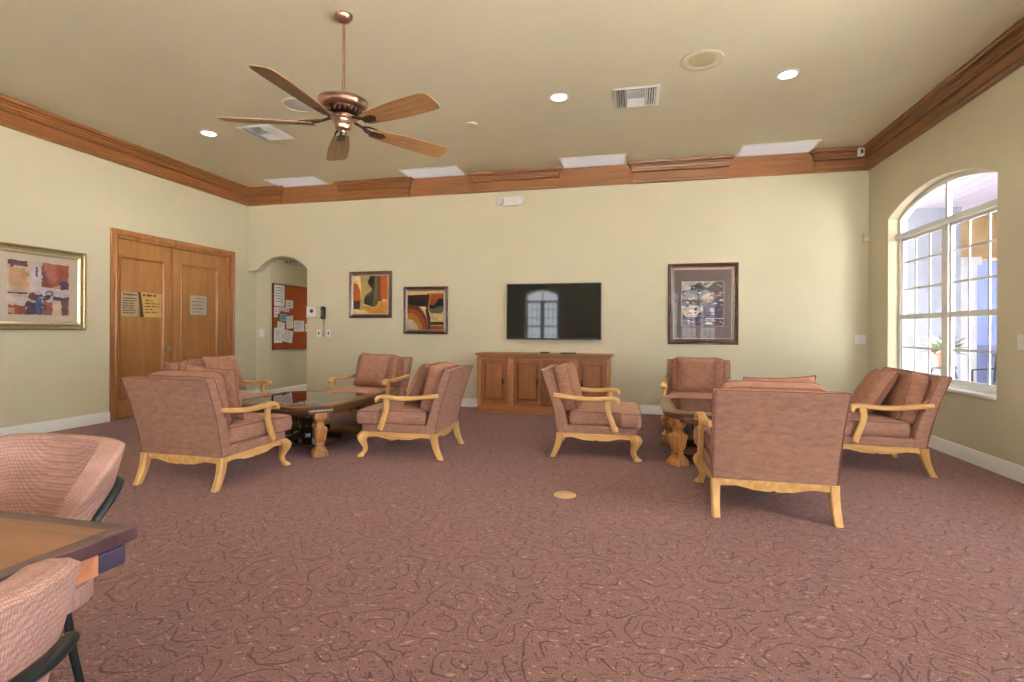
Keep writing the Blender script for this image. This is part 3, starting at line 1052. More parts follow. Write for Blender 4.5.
def make_armchair(label):
    t = thing('armchair', label, 'armchair', group='rose suede armchairs')
    ax, ay, az = (1, 0, 0), (0, 1, 0), (0, 0, 1)
    # wooden legs
    for s in (-1, 1):
        secs = []
        for k in range(9):
            u = k / 8
            z = .225 * (1 - u)
            y = -.315 - .012 * u - .058 * u ** 2.2
            hw = .028 - .005 * u
            secs.append(((s * (.338 + .004 * u), y, z), hw, hw * (1.15 - .1 * u), ax, ay))
        MB().loft(secs).build('leg', M_HONEY, t, 35)
        secs = []
        for z, o, hw in ((.228, .0, .034), (.208, .016, .043), (.18, .03, .045), (.15, .03, .038), (.115, .014, .029), (.08, .0, .0225), (.05, .006, .021), (.028, .026, .024), (.014, .042, .030), (0, .042, .029)):
            d = Vector((s * .45, .89, 0))
            c = Vector((s * .333, .338, z)) + d * o
            secs.append((c, hw, hw, (.89 * s, -.45, 0), (s * .45, .89, 0)))
        MB().loft(secs).build('leg', M_HONEY, t, 35)

    # scalloped apron boards
    def scal(u):
        a = abs(u)
        d = .034 + .012 * (a ** 4) + .030 * max(0, math.cos(min(1, a / .62) * PI / 2)) ** .8
        d -= .010 * math.exp(-((a - .0) / .035) ** 2)
        d += .004 * math.exp(-((a - .34) / .05) ** 2)
        return d
    b = MB()
    n = 40
    for axis, p0, p1, off, thick in (('x', -.335, .335, -.338, .022), ('x', -.33, .33, .345, .022), ('y', -.32, .345, -.352, .022), ('y', -.32, .345, .33, .022)):
        front, back = [], []
        for i in range(n + 1):
            u = -1 + 2 * i / n
            p = p0 + (p1 - p0) * i / n
            z = .225 - scal(u)
            front.append((p, z))
        up = [(p1, .226), (p0, .226)]
        ol = front + up
        if axis == 'x':
            b.rings([[(p, off, z) for p, z in ol], [(p, off + thick, z) for p, z in ol]])
        else:
            b.rings([[(off, p, z) for p, z in ol], [(off + thick, p, z) for p, z in ol]])
    b.build('apron', M_HONEYX, t, 35)
    # upholstered seat base
    MB().box((-.352, -.335, .222), (.352, .366, .296)).build('seat_base', M_SUEDE, t, 40, .012, 3)
    # backrest: leaning slab
    b = MB()
    zs = [.224 + (.80 - .224) * i / 8 for i in range(9)]
    rs = []
    for z in zs:
        u = (z - .224) / (.80 - .224)
        yb = -.338 - .03 * u - .13 * u ** 1.5
        th = .105 - .025 * u
        hw = .357 + .012 * u
        q_ = [(-hw, yb), (hw, yb), (hw, yb + th), (-hw, yb + th)]
        rs.append([(x, y, z) for x, y in round_poly(q_, .02, 3)])
    b.rings(rs)
    bk = b.build('backrest', M_SUEDE, t, 50, .008, 2)
    b = MB()
    path = []
    for s in (-1, 1):
        seq = zs if s < 0 else zs[::-1]
        for z in seq:
            u = (z - .224) / (.80 - .224)
            yb = -.338 - .03 * u - .13 * u ** 1.5
            hw = .357 + .012 * u
            path.append((s * (hw - .002), yb + .003, z))
    b.tube(path, .004, 6)
    path = []
    for s in (-1, 1):
        seq = zs[4:] if s < 0 else zs[4:][::-1]
        for z in seq:
            u = (z - .224) / (.80 - .224)
            yb = -.338 - .03 * u - .13 * u ** 1.5 + .105 - .025 * u
            hw = .357 + .012 * u
            path.append((s * (hw - .002), yb - .003, z))
    b.tube(path, .004, 6)
    b.build('piping', M_PIPING, bk, 50)
    # T shaped seat cushion
    ol = [(-.325, -.235), (.325, -.235), (.328, .205), (.385, .222), (.39, .405), (-.39, .405), (-.385, .222), (-.328, .205)]
    ol = round_poly(ol, .035, 4)
    rs, pip = cushion(ol, .125, .028, .008)
    M = Matrix.Translation((0, 0, .296))
    cu = MB().rings(rs, 0, True, False, M).build('seat_cushion', M_SUEDE, t, 60)
    b = MB()
    for p in pip:
        b.tube(p, .004, 6, 0, True, M)
    b.build('piping', M_PIPING, cu, 50)
    # loose back cushion
    rs, pip = cushion(superrect(.60, .43, e=9), .13, .03, .006)
    rs = [[(x, y, z - .0) for x, y, z in r] for r in rs]
    M = Matrix.Translation((0, -.335, .602)) @ Matrix.Rotation(R(-(90 - 14)), 4, 'X')
    cu = MB().rings(rs, 0, True, False, M).build('back_cushion', M_SUEDE2, t, 60)
    b = MB()
    for p in pip:
        b.tube(p, .004, 6, 0, True, M)
    b.build('piping', M_PIPING, cu, 50)
    # open wooden arms
    for s in (-1, 1):
        pts = curve([(-.37, .572), (-.25, .556), (-.1, .541), (.02, .541), (.10, .549), (.152, .552), (.190, .544), (.207, .524), (.198, .506)], 4)
        secs = []
        for i, (y, z) in enumerate(pts):
            a = pts[max(0, i - 1)]
            c = pts[min(len(pts) - 1, i + 1)]
            tz = Vector((0, c[0] - a[0], c[1] - a[1])).normalized()
            nrm = Vector((0, -tz.z, tz.y))
            u = i / (len(pts) - 1)
            hw = .025 + .014 * max(0, (u - .45)) / .55
            hh = .019 + .004 * max(0, u - .6) if u < .86 else .019 - .006 * (u - .86) / .14
            secs.append(((s * (.362 + .012 * u), y, z), hw, hh, (1, 0, 0), nrm))
        MB().loft(secs, 0, None, .4).build('arm', M_HONEYX, t, 50)
        pts = curve([(.128, .54), (.116, .48), (.126, .41), (.154, .335), (.184, .255)], 4)
        secs = []
        for i, (y, z) in enumerate(pts):
            a = pts[max(0, i - 1)]
            c = pts[min(len(pts) - 1, i + 1)]
            tz = Vector((0, c[0] - a[0], c[1] - a[1])).normalized()
            nrm = Vector((0, -tz.z, tz.y))
            u = i / (len(pts) - 1)
            secs.append(((s * .370, y, z), .018, .021 + .006 * abs(u - .5) * 2, (1, 0, 0), nrm))
        MB().loft(secs, 0, None, .35).build('arm_support', M_HONEY, t, 45)
    return t


def make_pillow(label):
    root_b = MB()
    n = 18
    W_, T_ = .43, .15

    def pt(i, j, s):
        u, v = -1 + 2 * i / n, -1 + 2 * j / n
        x = W_ / 2 * u * (1 - .06 * (1 - v * v))
        y = W_ / 2 * v * (1 - .06 * (1 - u * u))
        h = T_ / 2 * (max(0, 1 - u ** 4) * max(0, 1 - v ** 4)) ** .6
        return (x, y, s * h)
    vs, fs = [], []
    for s in (1, -1):
        o = len(vs)
        vs += [pt(i, j, s) for i in range(n + 1) for j in range(n + 1)]
        for i in range(n):
            for j in range(n):
                a = o + i * (n + 1) + j
                f_ = (a, a + 1, a + n + 2, a + n + 1)
                fs.append(f_ if s < 0 else f_[::-1])
    root_b.add(vs, fs)
    p = root_b.build('throw_pillow', M_SUEDE2, None, 60)
    tag(p, label, 'pillow', 'rose suede throw pillows')
    edge = [pt(i, 0, 1) for i in range(n)] + [pt(n, j, 1) for j in range(n)] + [pt(n - i, n, 1) for i in range(n)] + [pt(0, n - j, 1) for j in range(n)]
    MB().tube(edge, .004, 6, 0, True).build('piping', M_PIPING, p, 50)
    return p


CHAIRS = [
    # x, y, heading, pillow (dx, dz, lean, twist), chair label, pillow label
    (-3.225, 3.475, 0.0, (.06, .0, 20, 6), 'rose suede armchair seen from behind, standing before the double door', 'throw pillow barely showing over the back of the armchair before the double door'),
    (-2.06, 4.655, 93.0, (.0, -.02, 26, 2), 'rose suede armchair with back toward the television cabinet, beside the gold-legged table', 'throw pillow propped in the armchair standing between the first table and the cabinet'),
    (-3.205, 5.82, 175.0, (-.02, -.01, 22, -3), 'rose suede armchair standing under the two square abstract prints', 'plump square pillow on the armchair under the two square abstract prints'),
    (-4.30, 4.80, -93.0, (-.02, .0, 24, 0), 'rose suede armchair by the double door, half hidden behind another armchair', 'throw pillow on the half hidden armchair by the double door'),
    (-.335, 5.055, -89.0, None, 'rose suede armchair shown in profile in front of the television cabinet, without a throw pillow', None),
    (.855, 3.815, 0.0, (.085, -.005, 18, -3), 'rose suede armchair turned fully away, its plain back facing the open carpet', 'throw pillow whose dark top edge peeks over the turned away armchair'),
    (1.975, 5.14, 88.0, (.02, -.02, 32, 3), 'rose suede armchair under the arched window', 'throw pillow leaning in the armchair under the arched window'),
    (.745, 6.33, 174.0, (.02, -.02, 16, 0), 'rose suede armchair against the back wall below the large framed house print', 'throw pillow on the armchair below the large framed house print'),
]
proto = pil = None
for i, (x, y, a, pl, lab, plab) in enumerate(CHAIRS):
    if proto is None:
        c = proto = make_armchair(lab)
    else:
        c = copy_tree(proto)
        c['label'] = lab
    c.location, c.rotation_euler = (x, y, 0), (0, 0, R(a))
    if pl:
        dx, dz, lean, tw = pl
        if pil is None:
            p = pil = make_pillow(plab)
        else:
            p = copy_tree(pil)
            p['label'] = plab
        M = Matrix.Translation((x, y, 0)) @ Matrix.Rotation(R(a), 4, 'Z') @ Matrix.Translation((dx, -.085, .665 + dz)) @ Matrix.Rotation(R(-(90 - lean)), 4, 'X') @ Matrix.Rotation(R(tw), 4, 'Z')
        p.matrix_world = M

# ------------------------------------------------------------------ coffee tables
def oct_outline(h, cut):
    return [(-h + cut, -h), (h - cut, -h), (h, -h + cut), (h, h - cut), (h - cut, h), (-h + cut, h), (-h, h - cut), (-h, -h + cut)]


def make_table(label):
    t = thing('coffee_table', label, 'table', group='carved coffee tables')
    H_ = .56
    # moulded wooden border of the top
    prof = [(.02, .378), (.012, .388), (.012, .398), (.0, .408), (.002, .43), (-.010, .436), (-.012, .452), (.0, .458), (.02, .461), (.05, .463), (.085, .466), (.105, .468), (.105, .45), (.10, .378)]
    rs = []
    cut = .15
    base = oct_outline(H_, cut)
    k = math.tan(R(22.5))
    for p, z in prof:
        h2 = H_ - p
        c2 = cut - p * (2 - math.sqrt(2))
        rs.append([(x, y, z) for x, y in oct_outline(h2, max(.02, c2))])
    rs2 = [[rs[i][j] for i in range(len(prof))] for j in range(8)]
    MB().rings(rs2, 0, False, True).build('top_border', M_TABLE, t, 28)
    inner = oct_outline(H_ - .10, max(.02, cut - .10 * (2 - math.sqrt(2))))
    MB().prism(inner, .40, .459).build('top_panel', M_TABLEDARK, t)
    MB().prism(oct_outline(H_ - .106, max(.02, cut - .106 * (2 - math.sqrt(2)))), .4595, .4665).build('glass_top', M_TOPGLASS, t)
    # apron under the top
    b = MB()
    e = .41
    for s in (-1, 1):
        b.box((-e + .04, s * e - .012, .345), (e - .04, s * e + .012, .40))
        b.box((s * e - .012, -e + .04, .345), (s * e + .012, e - .04, .40))
    b.build('apron', M_TABLE, t, None, .003)
    # square vase legs standing on the diagonals
    rt2 = math.sqrt(2)
    prof = [(.085, 0), (.085, .034), (.078, .04), (.078, .052), (.066, .06), (.05, .085), (.042, .097), (.05, .102), (.05, .112), (.042, .117), (.042, .125), (.058, .15),
            (.066, .19), (.073, .245), (.073, .26), (.062, .268), (.05, .274), (.042, .285), (.040, .305), (.046, .32), (.058, .326), (.058, .338), (.068, .345), (.068, .40)]
    L = .45
    for sx in (-1, 1):
        for sy in (-1, 1):
            b = MB()
            b.lathe([(r * rt2 * .78, z) for r, z in prof], 4, 0, Matrix.Translation((sx * L, sy * L, 0)), 0.0)
            lg = b.build('leg', M_TABLELEG, t, 20, .005, 2)
    # scroll brackets of iron from leg to shelf
    for sx in (-1, 1):
        for sy in (-1, 1):
            b = MB()
            d = Vector((-sx, -sy, 0)).normalized()
            o = Vector((sx * L, sy * L, 0)) + d * .055
            pts = []
            for i in range(15):
                a = -PI * .5 + i / 14 * PI * 1.45
                pts.append(o + d * (.075 - .075 * math.sin(a) * .9) * 1.0 + Vector((0, 0, .24 + .11 * math.cos(a + .4))))
            b.tube(pts, .008, 6)
            b.build('scroll_bracket', M_IRON, t, 50)
    # lower shelf
    MB().prism(oct_outline(.47, .10), .075, .098).build('shelf', M_TABLEDARK, t, None, .004)
    b = MB()
    for a in (0, 90):
        M = Matrix.Rotation(R(a), 4, 'Z')
        b.box((-.40, -.012, .098), (.40, .012, .13), 0, M)
    b.build('shelf_rail', M_TABLEDARK, t, None, .004)
    b = MB()
    b.lathe([(.12, .098), (.12, .115), (.07, .13), (.05, .17), (.075, .23), (.085, .28), (.06, .33), (.07, .36), (.11, .375), (.11, .405)], 20)
    b.build('pedestal', M_TABLEDARK, t, 40)
    return t


t1 = make_table('carved octagonal coffee table with inset glass top, ringed by armchairs near the double door')
t1.location = (-3.235, 4.65, 0)
t2 = copy_tree(t1)
t2.location = (.835, 5.13, 0)
t2['label'] = 'carved octagonal coffee table with inset glass top, partly hidden behind the turned away armchair'

# ------------------------------------------------------------------ ceiling fan
FX, FY, FZ = -2.125, 3.485, 2.715
fan = thing('ceiling_fan', 'bronze five bladed ceiling fan hanging on a long rod', 'ceiling fan', (FX, FY, FZ))
zt = ZC - FZ
MB().lathe([(.062, zt), (.065, zt - .01), (.060, zt - .026), (.046, zt - .046), (.026, zt - .06), (.014, zt - .066)], 24).build('canopy', M_BRONZE, fan, 40)
MB().lathe([(.011, zt - .07), (.011, .2), (.03, .195), (.03, .165)], 12).build('down_rod', M_BRONZE, fan, 40)
mo = MB().lathe([(.03, .172), (.11, .170), (.168, .160), (.184, .150), (.185, .142), (.178, .136), (.172, .116), (.160, .098), (.146, .09), (.132, .088)], 36).build('motor_housing', M_BRONZE, fan, 40)
b = MB()
b.lathe([(.134, .09), (.130, .076), (.116, .056), (.096, .042), (.088, .034)], 28)
for i in range(20):
    a = 2 * PI * i / 20
    b.lathe([(.002, -.028), (.012, -.012), (.014, .008), (.002, .026)], 8, 0, Matrix.Translation((.122 * math.cos(a), .122 * math.sin(a), .07)))
b.build('filigree_band', M_BRONZED, fan, 50)
MB().lathe([(.09, .04), (.096, .028), (.088, .012), (.068, .008), (.064, .0), (.066, -.02), (.06, -.026), (.06, -.04), (.054, -.056), (.03, -.066), (.014, -.07), (.012, -.078), (.003, -.082)], 28).build('switch_housing', M_BRONZE, fan, 40)
for k in range(5):
    a = R(-91 + 72 * k)
    M = Matrix.Rotation(a, 4, 'Z')
    Mt = Matrix.Rotation(R(1.2), 4, 'Y') @ M @ Matrix.Scale(.965, 4) @ Matrix.Translation((0, 0, -.026)) @ Matrix.Rotation(R(-12), 4, 'X')
    half = curve([(.235, .058), (.30, .068), (.45, .082), (.62, .092), (.78, .095), (.88, .092), (.908, .080)], 4)
    tip = [(.918, .062), (.922, .03), (.923, 0.0), (.922, -.03), (.918, -.062)]
    ol = half + tip + [(x, -y) for x, y in half[::-1]]
    b = MB().prism(ol, -.004, .004, 0)
    bl = b.build('blade', M_BLADE, fan, None, .002)
    bl.matrix_local = Mt
    b = MB()
    M2 = Matrix.Identity(4)
    b.tube([(.09, 0, .05), (.15, 0, .03), (.2, 0, .014), (.24, 0, .008)], [.012, .011, .01, .009], 8)
    for s in (-1, 1):
        b.tube([(.15, 0, .03), (.2, s * .035, .02), (.26, s * .045, .012), (.32, s * .03, .009), (.345, 0, .009)], .008, 8)
    b.prism([(.22, -.03), (.33, -.035), (.36, 0), (.33, .035), (.22, .03)], -.010, -.004)
    iron = b.build('blade_iron', M_BRONZED, fan, 50)
    iron.matrix_local = Mt

# ------------------------------------------------------------------ ceiling fittings
def spot(x, y, z, energy):
    l = bpy.data.lights.new('downlight', 'SPOT')
    l.energy, l.spot_size, l.spot_blend, l.shadow_soft_size = energy, R(150), .8, .06
    l.color = (1, .94, .86)
    o = bpy.data.objects.new('downlight_beam', l)
    COL.objects.link(o)
    o.location = (x, y, z - .03)
    return o


dl = None
DL = [(-4.995, 5.23, 'recessed ceiling light nearest the double door'), (-2.86, 5.23, 'recessed ceiling light partly hidden behind the fan blade'),
      (-.737, 5.19, 'recessed ceiling light between the fan and the square vent'), (1.375, 5.185, 'recessed ceiling light nearest the window wall')]
for i, (x, y, lab) in enumerate(DL):
    if dl is None:
        d = dl = thing('recessed_light', lab, 'ceiling light', group='recessed ceiling lights')
        MB().lathe([(.098, 0), (.1, -.004), (.088, -.009), (.076, -.009), (.074, -.002), (.074, 0)], 28).build('trim_ring', M_WHITE, d, 40)
        MB().lathe([(.073, -.0015), (.06, -.004), (.002, -.006)], 24).build('lamp_lens', M_LAMP, d, 40)
    else:
        d = copy_tree(dl)
        d['label'] = lab
    d.location = (x, y, ZC)
    s = spot(x, y, ZC, LAMP_W)

# rectangular white panels against the back wall
pn = None
PN = [(-5.23, 'white rectangular ceiling panel in the corner by the arch'), (-2.925, 'white rectangular ceiling panel above the two abstract prints, beside the fan'),
      (-.545, 'white rectangular ceiling panel above the television'), (1.80, 'white rectangular ceiling panel nearest the window wall')]
for x, lab in PN:
    if pn is None:
        d = pn = thing('ceiling_panel', lab, 'ceiling panel', group='white ceiling panels')
        b = MB()
        for lo, hi in (((-.452, -.43, -.012), (.452, -.405, 0)), ((-.452, -.02, -.012), (.452, 0, 0)), ((-.452, -.405, -.012), (-.43, -.02, 0)), ((.43, -.405, -.012), (.452, -.02, 0))):
            b.box(lo, hi)
        b.build('frame', M_WHITE, d, None, .003)
        MB().box((-.43, -.405, -.006), (.43, -.02, -.001)).build('diffuser', M_PANEL, d)
    else:
        d = copy_tree(pn)
        d['label'] = lab
    d.location = (x, YB - .017, ZC)


def vent(label, x, y, rz):
    d = thing('ceiling_vent', label, 'vent', (x, y, ZC), rz, 'square ceiling air vents')
    b = MB()
    frame_part(b, Matrix(((1, 0, 0, -.225), (0, 1, 0, -.225), (0, 0, -1, 0), (0, 0, 0, 1))), 0, 0, .45, .45, [(0, .0), (0, .006), (.012, .012), (.034, .008), (.036, .001)])
    b.build('frame', M_WHITE, d, 30)
    MB().box((-.195, -.195, -.003), (.195, .195, -.0005)).build('backing', M_VENTBACK, d)

    def slats(x0, x1, y0, y1, along, n, tilt, name):
        for i in range(n):
            t_ = (i + .5) / n
            b = MB()
            if along == 'x':
                M = Matrix.Translation(((x0 + x1) / 2, y0 + (y1 - y0) * t_, -.012)) @ Matrix.Rotation(R(tilt), 4, 'X')
                b.box((-(x1 - x0) / 2, -.011, -.001), ((x1 - x0) / 2, .011, .001), 0, M)
            else:
                M = Matrix.Translation((x0 + (x1 - x0) * t_, (y0 + y1) / 2, -.012)) @ Matrix.Rotation(R(tilt), 4, 'Y')
                b.box((-.011, -(y1 - y0) / 2, -.001), (.011, (y1 - y0) / 2, .001), 0, M)
            b.build(name, M_WHITE, d)
    slats(-.19, -.095, -.19, .19, 'y', 4, 50, 'slat')
    slats(.095, .19, -.19, .19, 'y', 4, -50, 'slat')
    slats(-.085, .085, -.19, .0, 'x', 7, 50, 'slat')
    slats(-.085, .085, .0, .19, 'x', 7, -50, 'slat')
    b = MB()
    for x_ in (-.09, .09):
        b.box((x_ - .006, -.195, -.018), (x_ + .006, .195, -.002))
    b.build('divider', M_WHITE, d)
    return d


vent('square white ceiling air vent between the fan blades', -4.31, 5.37, 0)
vent('square white ceiling air vent above the television, past the recessed light', .022, 5.355, 0)

sp = thing('ceiling_speaker', 'grey round ceiling speaker seen behind the fan blades', 'speaker', (-3.434, 4.78, ZC))
MB().lathe([(.172, 0), (.172, -.006), (.16, -.011), (.15, -.009), (.15, 0)], 36).build('trim_ring', M_GREYP, sp, 40)
MB().lathe([(.151, -.004), (.08, -.009), (.002, -.011)], 32).build('grille', paint('grey speaker grille', 176, 172, 170, .6, .06, 200), sp, 40)
sp = thing('ceiling_speaker', 'khaki round ceiling speaker with wide rim beside the window wall', 'speaker', (.577, 4.755, ZC))
MB().lathe([(.182, 0), (.182, -.006), (.168, -.012), (.125, -.009), (.112, -.004), (.112, 0)], 36).build('trim_ring', paint('khaki plastic rim', 194, 185, 160, .5, .02), sp, 40)
MB().lathe([(.113, -.003), (.06, -.006), (.002, -.007)], 32).build('grille', paint('khaki speaker grille', 168, 156, 122, .7, .05, 200), sp, 40)
o = MB().lathe([(.06, 0), (.062, -.008), (.05, -.016), (.02, -.02), (.002, -.02)], 24).build('smoke_sensor', paint('khaki sensor', 190, 181, 156, .6, .02), None, 40)
o.location = (-1.803, 5.647, ZC)
tag(o, 'small flat round sensor disc on the bare ceiling beyond the fan', 'sensor')

# hallway ceiling register
hv = thing('hallway_vent', 'beige slotted air register on the hallway ceiling inside the arch', 'vent', tuple(at_z(299, 264, HZ - .04))[:2] + (HZ,))
b = MB()
b.box((-.2, -.18, -.05), (.2, .18, 0))
b.build('housing', M_GREYP, hv, None, .006)
b = MB()
for i in range(4):
    b.box((-.12 + i * .07, -.185, -.04), (-.09 + i * .07, -.15, -.012))
b.build('slots', M_DARKGREY, hv)
hall_fill = thing('recessed_light', 'added unseen recessed light that brightens the hallway', 'ceiling light', (-5.4, 9.6, HZ))  # lamp added out of view to brighten the hallway
MB().lathe([(.098, 0), (.1, -.004), (.088, -.009), (.076, -.009), (.074, -.002), (.074, 0)], 28).build('trim_ring', M_WHITE, hall_fill, 40)
MB().lathe([(.073, -.0015), (.06, -.004), (.002, -.006)], 24).build('lamp_lens', M_LAMP, hall_fill, 40)
spot(-5.4, 9.6, HZ, 40)  # beam of the added hallway lamp

# ------------------------------------------------------------------ wall fittings
em = thing('emergency_light', 'white two headed emergency light under the crown moulding', 'emergency light', (-1.775, YB, 3.03))
MB().box((-.12, -.055, -.02), (.12, 0, .105)).build('body', M_PLASTIC, em, None, .006)
for s in (-1, 1):
    b = MB()
    M = Matrix.Translation((s * .145, -.06, .045)) @ Matrix.Rotation(R(s * 22), 4, 'Z') @ Matrix.Rotation(R(90), 4, 'X')
    b.lathe([(.03, -.05), (.045, -.03), (.062, .0), (.066, .022), (.06, .028)], 16, 0, M)
    hd = b.build('lamp_head', M_PLASTIC, em, 40)
    MB().lathe([(.056, .0282), (.03, .033), (.002, .034)], 16, 0, M).build('lens', paint('lens grey', 222, 222, 226, .2, .05), hd, 40)

o = MB()
o.box((-.032, -.045, -.06), (.032, 0, .06))
o.box((-.022, -.049, -.045), (.022, -.044, .0), 1)
o = o.build('motion_detector', [M_GREYP, M_PLASTIC], None, None, .006)
o.location = (2.895, YB, 2.365)
tag(o, 'small cream motion detector high in the corner by the arched window', 'detector')


def plate(name, label, cat, M, w_, h_, kind='switch', n=1, mat=None):
    """wall plate in local (right, up, off the wall)"""
    root = thing(name, label, cat)
    root.matrix_world = M
    MB().box((-w_ / 2, -h_ / 2, 0), (w_ / 2, h_ / 2, .006)).build('cover_plate', mat or M_PLASTIC, root, None, .003)
    for i in range(n):
        x = (i - (n - 1) / 2) * w_ / n
        if kind == 'switch':
            MB().box((x - .007, -.014, .006), (x + .007, .014, .013)).build('toggle', mat or M_PLASTIC, root, None, .002)
        elif kind == 'outlet':
            b = MB()
            for zz in (-.02, .02):
                b.box((x - .014, zz - .012, .006), (x + .014, zz + .012, .009))
            b.build('socket', M_DARKGREY if mat is None else mat, root, None, .003)
        else:
            MB().box((x - .012, -.022, .006), (x + .012, .022, .010)).build('jack', M_BLACK, root, None, .003)
    return root


MBK = lambda x, z, y=YB: Matrix(((1, 0, 0, x), (0, 0, -1, y), (0, 1, 0, z), (0, 0, 0, 1)))
MRT = lambda y, z, x=XR: Matrix(((0, 0, -1, x), (-1, 0, 0, y), (0, 1, 0, z), (0, 0, 0, 1)))
MLF = lambda y, z, x=XL: Matrix(((0, 0, 1, x), (1, 0, 0, y), (0, 1, 0, z), (0, 0, 0, 1)))
plate('wall_plate', 'white double switch plate on the back wall near the corner by the window', 'switch plate', MBK(2.843, 1.065), .125, .12, 'outlet', 2, M_PLASTIC)
plate('wall_plate', 'white plate on the window wall past the arched window', 'switch plate', MRT(4.80, 1.085), .075, .12, 'switch', 1)
plate('wall_plate', 'white switch plate on the pier inside the arch', 'switch plate', MBK(-6.215, 1.10, YB + WT + .05), .10, .135, 'switch', 1)
plate('wall_plate', 'beige outlet plate on the hallway wall beneath the corkboard', 'outlet', MLF(8.32, .52, HX), .08, .12, 'outlet', 1, M_GREYP)
plate('wall_plate', 'black-centred wall plate nearer the arch, below the wall phone', 'wall plate', MBK(-4.975, 1.10), .075, .12, 'jack', 1)
plate('wall_plate', 'black-centred wall plate farther from the arch, below the wall phone', 'wall plate', MBK(-4.80, 1.10), .075, .12, 'jack', 1)
kp = thing('intercom_panel', 'beige intercom panel mounted at the edge of the arch', 'intercom', (-5.085, YB, 1.445))
MB().box((-.105, -.035, -.095), (.125, 0, .095)).build('housing', M_GREYP, kp, None, .006)
MB().box((-.085, -.038, -.075), (.075, -.034, .075)).build('face', M_PLASTIC, kp, None, .003)
MB().lathe([(.034, 0), (.03, .006), (.002, .008)], 16, 0, Matrix.Translation((-.005, -.038, .015)) @ Matrix.Rotation(R(90), 4, 'X')).build('speaker', M_DARKGREY, kp, 40)
ph = thing('wall_phone', 'black telephone handset on a cord beside the intercom panel', 'telephone', (-4.885, YB, 1.43))
b = MB()
b.tube([(0, -.03, -.095), (0, -.045, -.07), (0, -.036, -.03), (0, -.034, .03), (0, -.045, .07), (0, -.03, .095)], [.024, .032, .024, .024, .032, .024], 10)
b.build('handset', M_BLACK, ph, 50)
MB().box((-.035, -.018, -.1), (.035, 0, .1)).build('cradle', M_BLACK, ph, None, .008)
pts = [(.006 + .004 * math.sin(i * 1.9), -.012 + .004 * math.cos(i * 1.9), -.1 - i * .008) for i in range(33)]
MB().tube(pts + [(-.01, -.012, -.375), (-.012, -.012, -.35)], .004, 6).build('cord', paint('brown cord', 110, 96, 70), ph, 50)
cm = thing('wall_camera', 'tiny white camera clipped on the crown moulding in the corner', 'camera', (2.80, YB - .075, 3.44), R(10))
MB().box((-.033, -.05, -.05), (.033, .0, .05)).build('housing', M_PLASTIC, cm, None, .006)
MB().box((-.016, -.053, -.022), (.014, -.049, .026)).build('lens', M_BLACK, cm, None, .002)

# corkboard with papers in the hallway
BP0, BP1 = at_x(272, 283, HX), at_x(272, 350, HX)
by0, by1, bz0, bz1 = 7.67, 9.0, at_x(272, 350, HX).z, at_x(272, 283, HX).z
by0 = at_x(272, 300, HX).y
by1 = by0 + 1.22
ck = thing('corkboard', 'burnt orange corkboard with pinned papers on the hallway wall', 'corkboard', (HX, by0, bz0))
MB().box((0, 0, 0), (.012, by1 - by0, bz1 - bz0)).build('cork', M_CORK, ck)
b = MB()
frame_part(b, Matrix(((0, 0, 1, 0), (1, 0, 0, 0), (0, 1, 0, 0), (0, 0, 0, 1))), 0, 0, by1 - by0, bz1 - bz0, [(0, 0), (0, .02), (.016, .02), (.016, .0)])
b.build('frame', paint('cork frame', 128, 62, 30, .6, .1), ck)
PAP = [((233, 268, 305, 415), 'tall white printed sheet with heading, topmost on the corkboard'), ((312, 375, 362, 430), 'small square note just past the tall sheet on the corkboard'),
       ((232, 422, 268, 468), 'white card directly under the tall sheet on the corkboard'), ((270, 422, 301, 450), 'narrow slip in the middle of the card row on the corkboard'),
       ((303, 428, 335, 456), 'third card of the row beneath the square note on the corkboard'), ((232, 472, 256, 492), 'tiny white ticket at the corkboard edge'),
       ((318, 486, 365, 572), 'plain white page beside the blue card on the corkboard'), ((368, 515, 436, 590), 'wide white sheet with two drawings on the corkboard'),
       ((250, 520, 300, 600), 'page tucked under the blue card on the corkboard'), ((232, 565, 288, 668), 'lowest page with dark sketches on the corkboard'),
       ((288, 572, 355, 655), 'tilted white page low on the corkboard'), ((444, 538, 463, 590), 'white page cut off by the arch edge on the corkboard'),
       ((272, 470, 318, 520), 'pale blue card pinned on the corkboard')]
rn = random.Random(11)
for i, ((x0, y0, x1, y1), lab) in enumerate(PAP):
    off = .0135 + .0008 * i
    a = at_x(240 + x0 / 6.82, 245 + y1 / 6.82, HX + off)
    c = at_x(240 + x1 / 6.82, 245 + y0 / 6.82, HX + off)
    w_, h_ = c.y - a.y, at_x(240 + x0 / 6.82, 245 + y0 / 6.82, HX + off).z - a.z
    mp = M_PAPER if i != 12 else paint('pale blue card', 120, 178, 196, .8, .05)
    rows = [(.85 - k * .13, .035) for k in range(6)] if h_ > .2 else [(.6, .1), (.3, .1)]
    tilt = {8: -8, 10: -10, 6: 5}.get(i, 0)
    sheet('pinned_paper', lab, 'paper', M_LW(a.y, a.z, HX + off) @ Matrix.Rotation(R(tilt), 4, 'Z'), w_, h_, [mp, M_INK], words_lines(rows, rn, .14, .9), 'papers on the corkboard', .0007)

# floor outlet cover
fo = thing('floor_outlet', 'tan round outlet cover set in the carpet', 'floor outlet', (-.457, 3.617, 0))
MB().lathe([(.078, 0), (.078, .004), (.07, .008), (.002, .009)], 28).build('cover', M_BRASSPLATE, fo, 40)
b = MB()
for s in (-1, 1):
    b.lathe([(.02, .0085), (.018, .011), (.002, .0115)], 14, 0, Matrix.Translation((s * .03, 0, 0)))
b.build('socket_cap', M_BRASSPLATE, fo, 40)

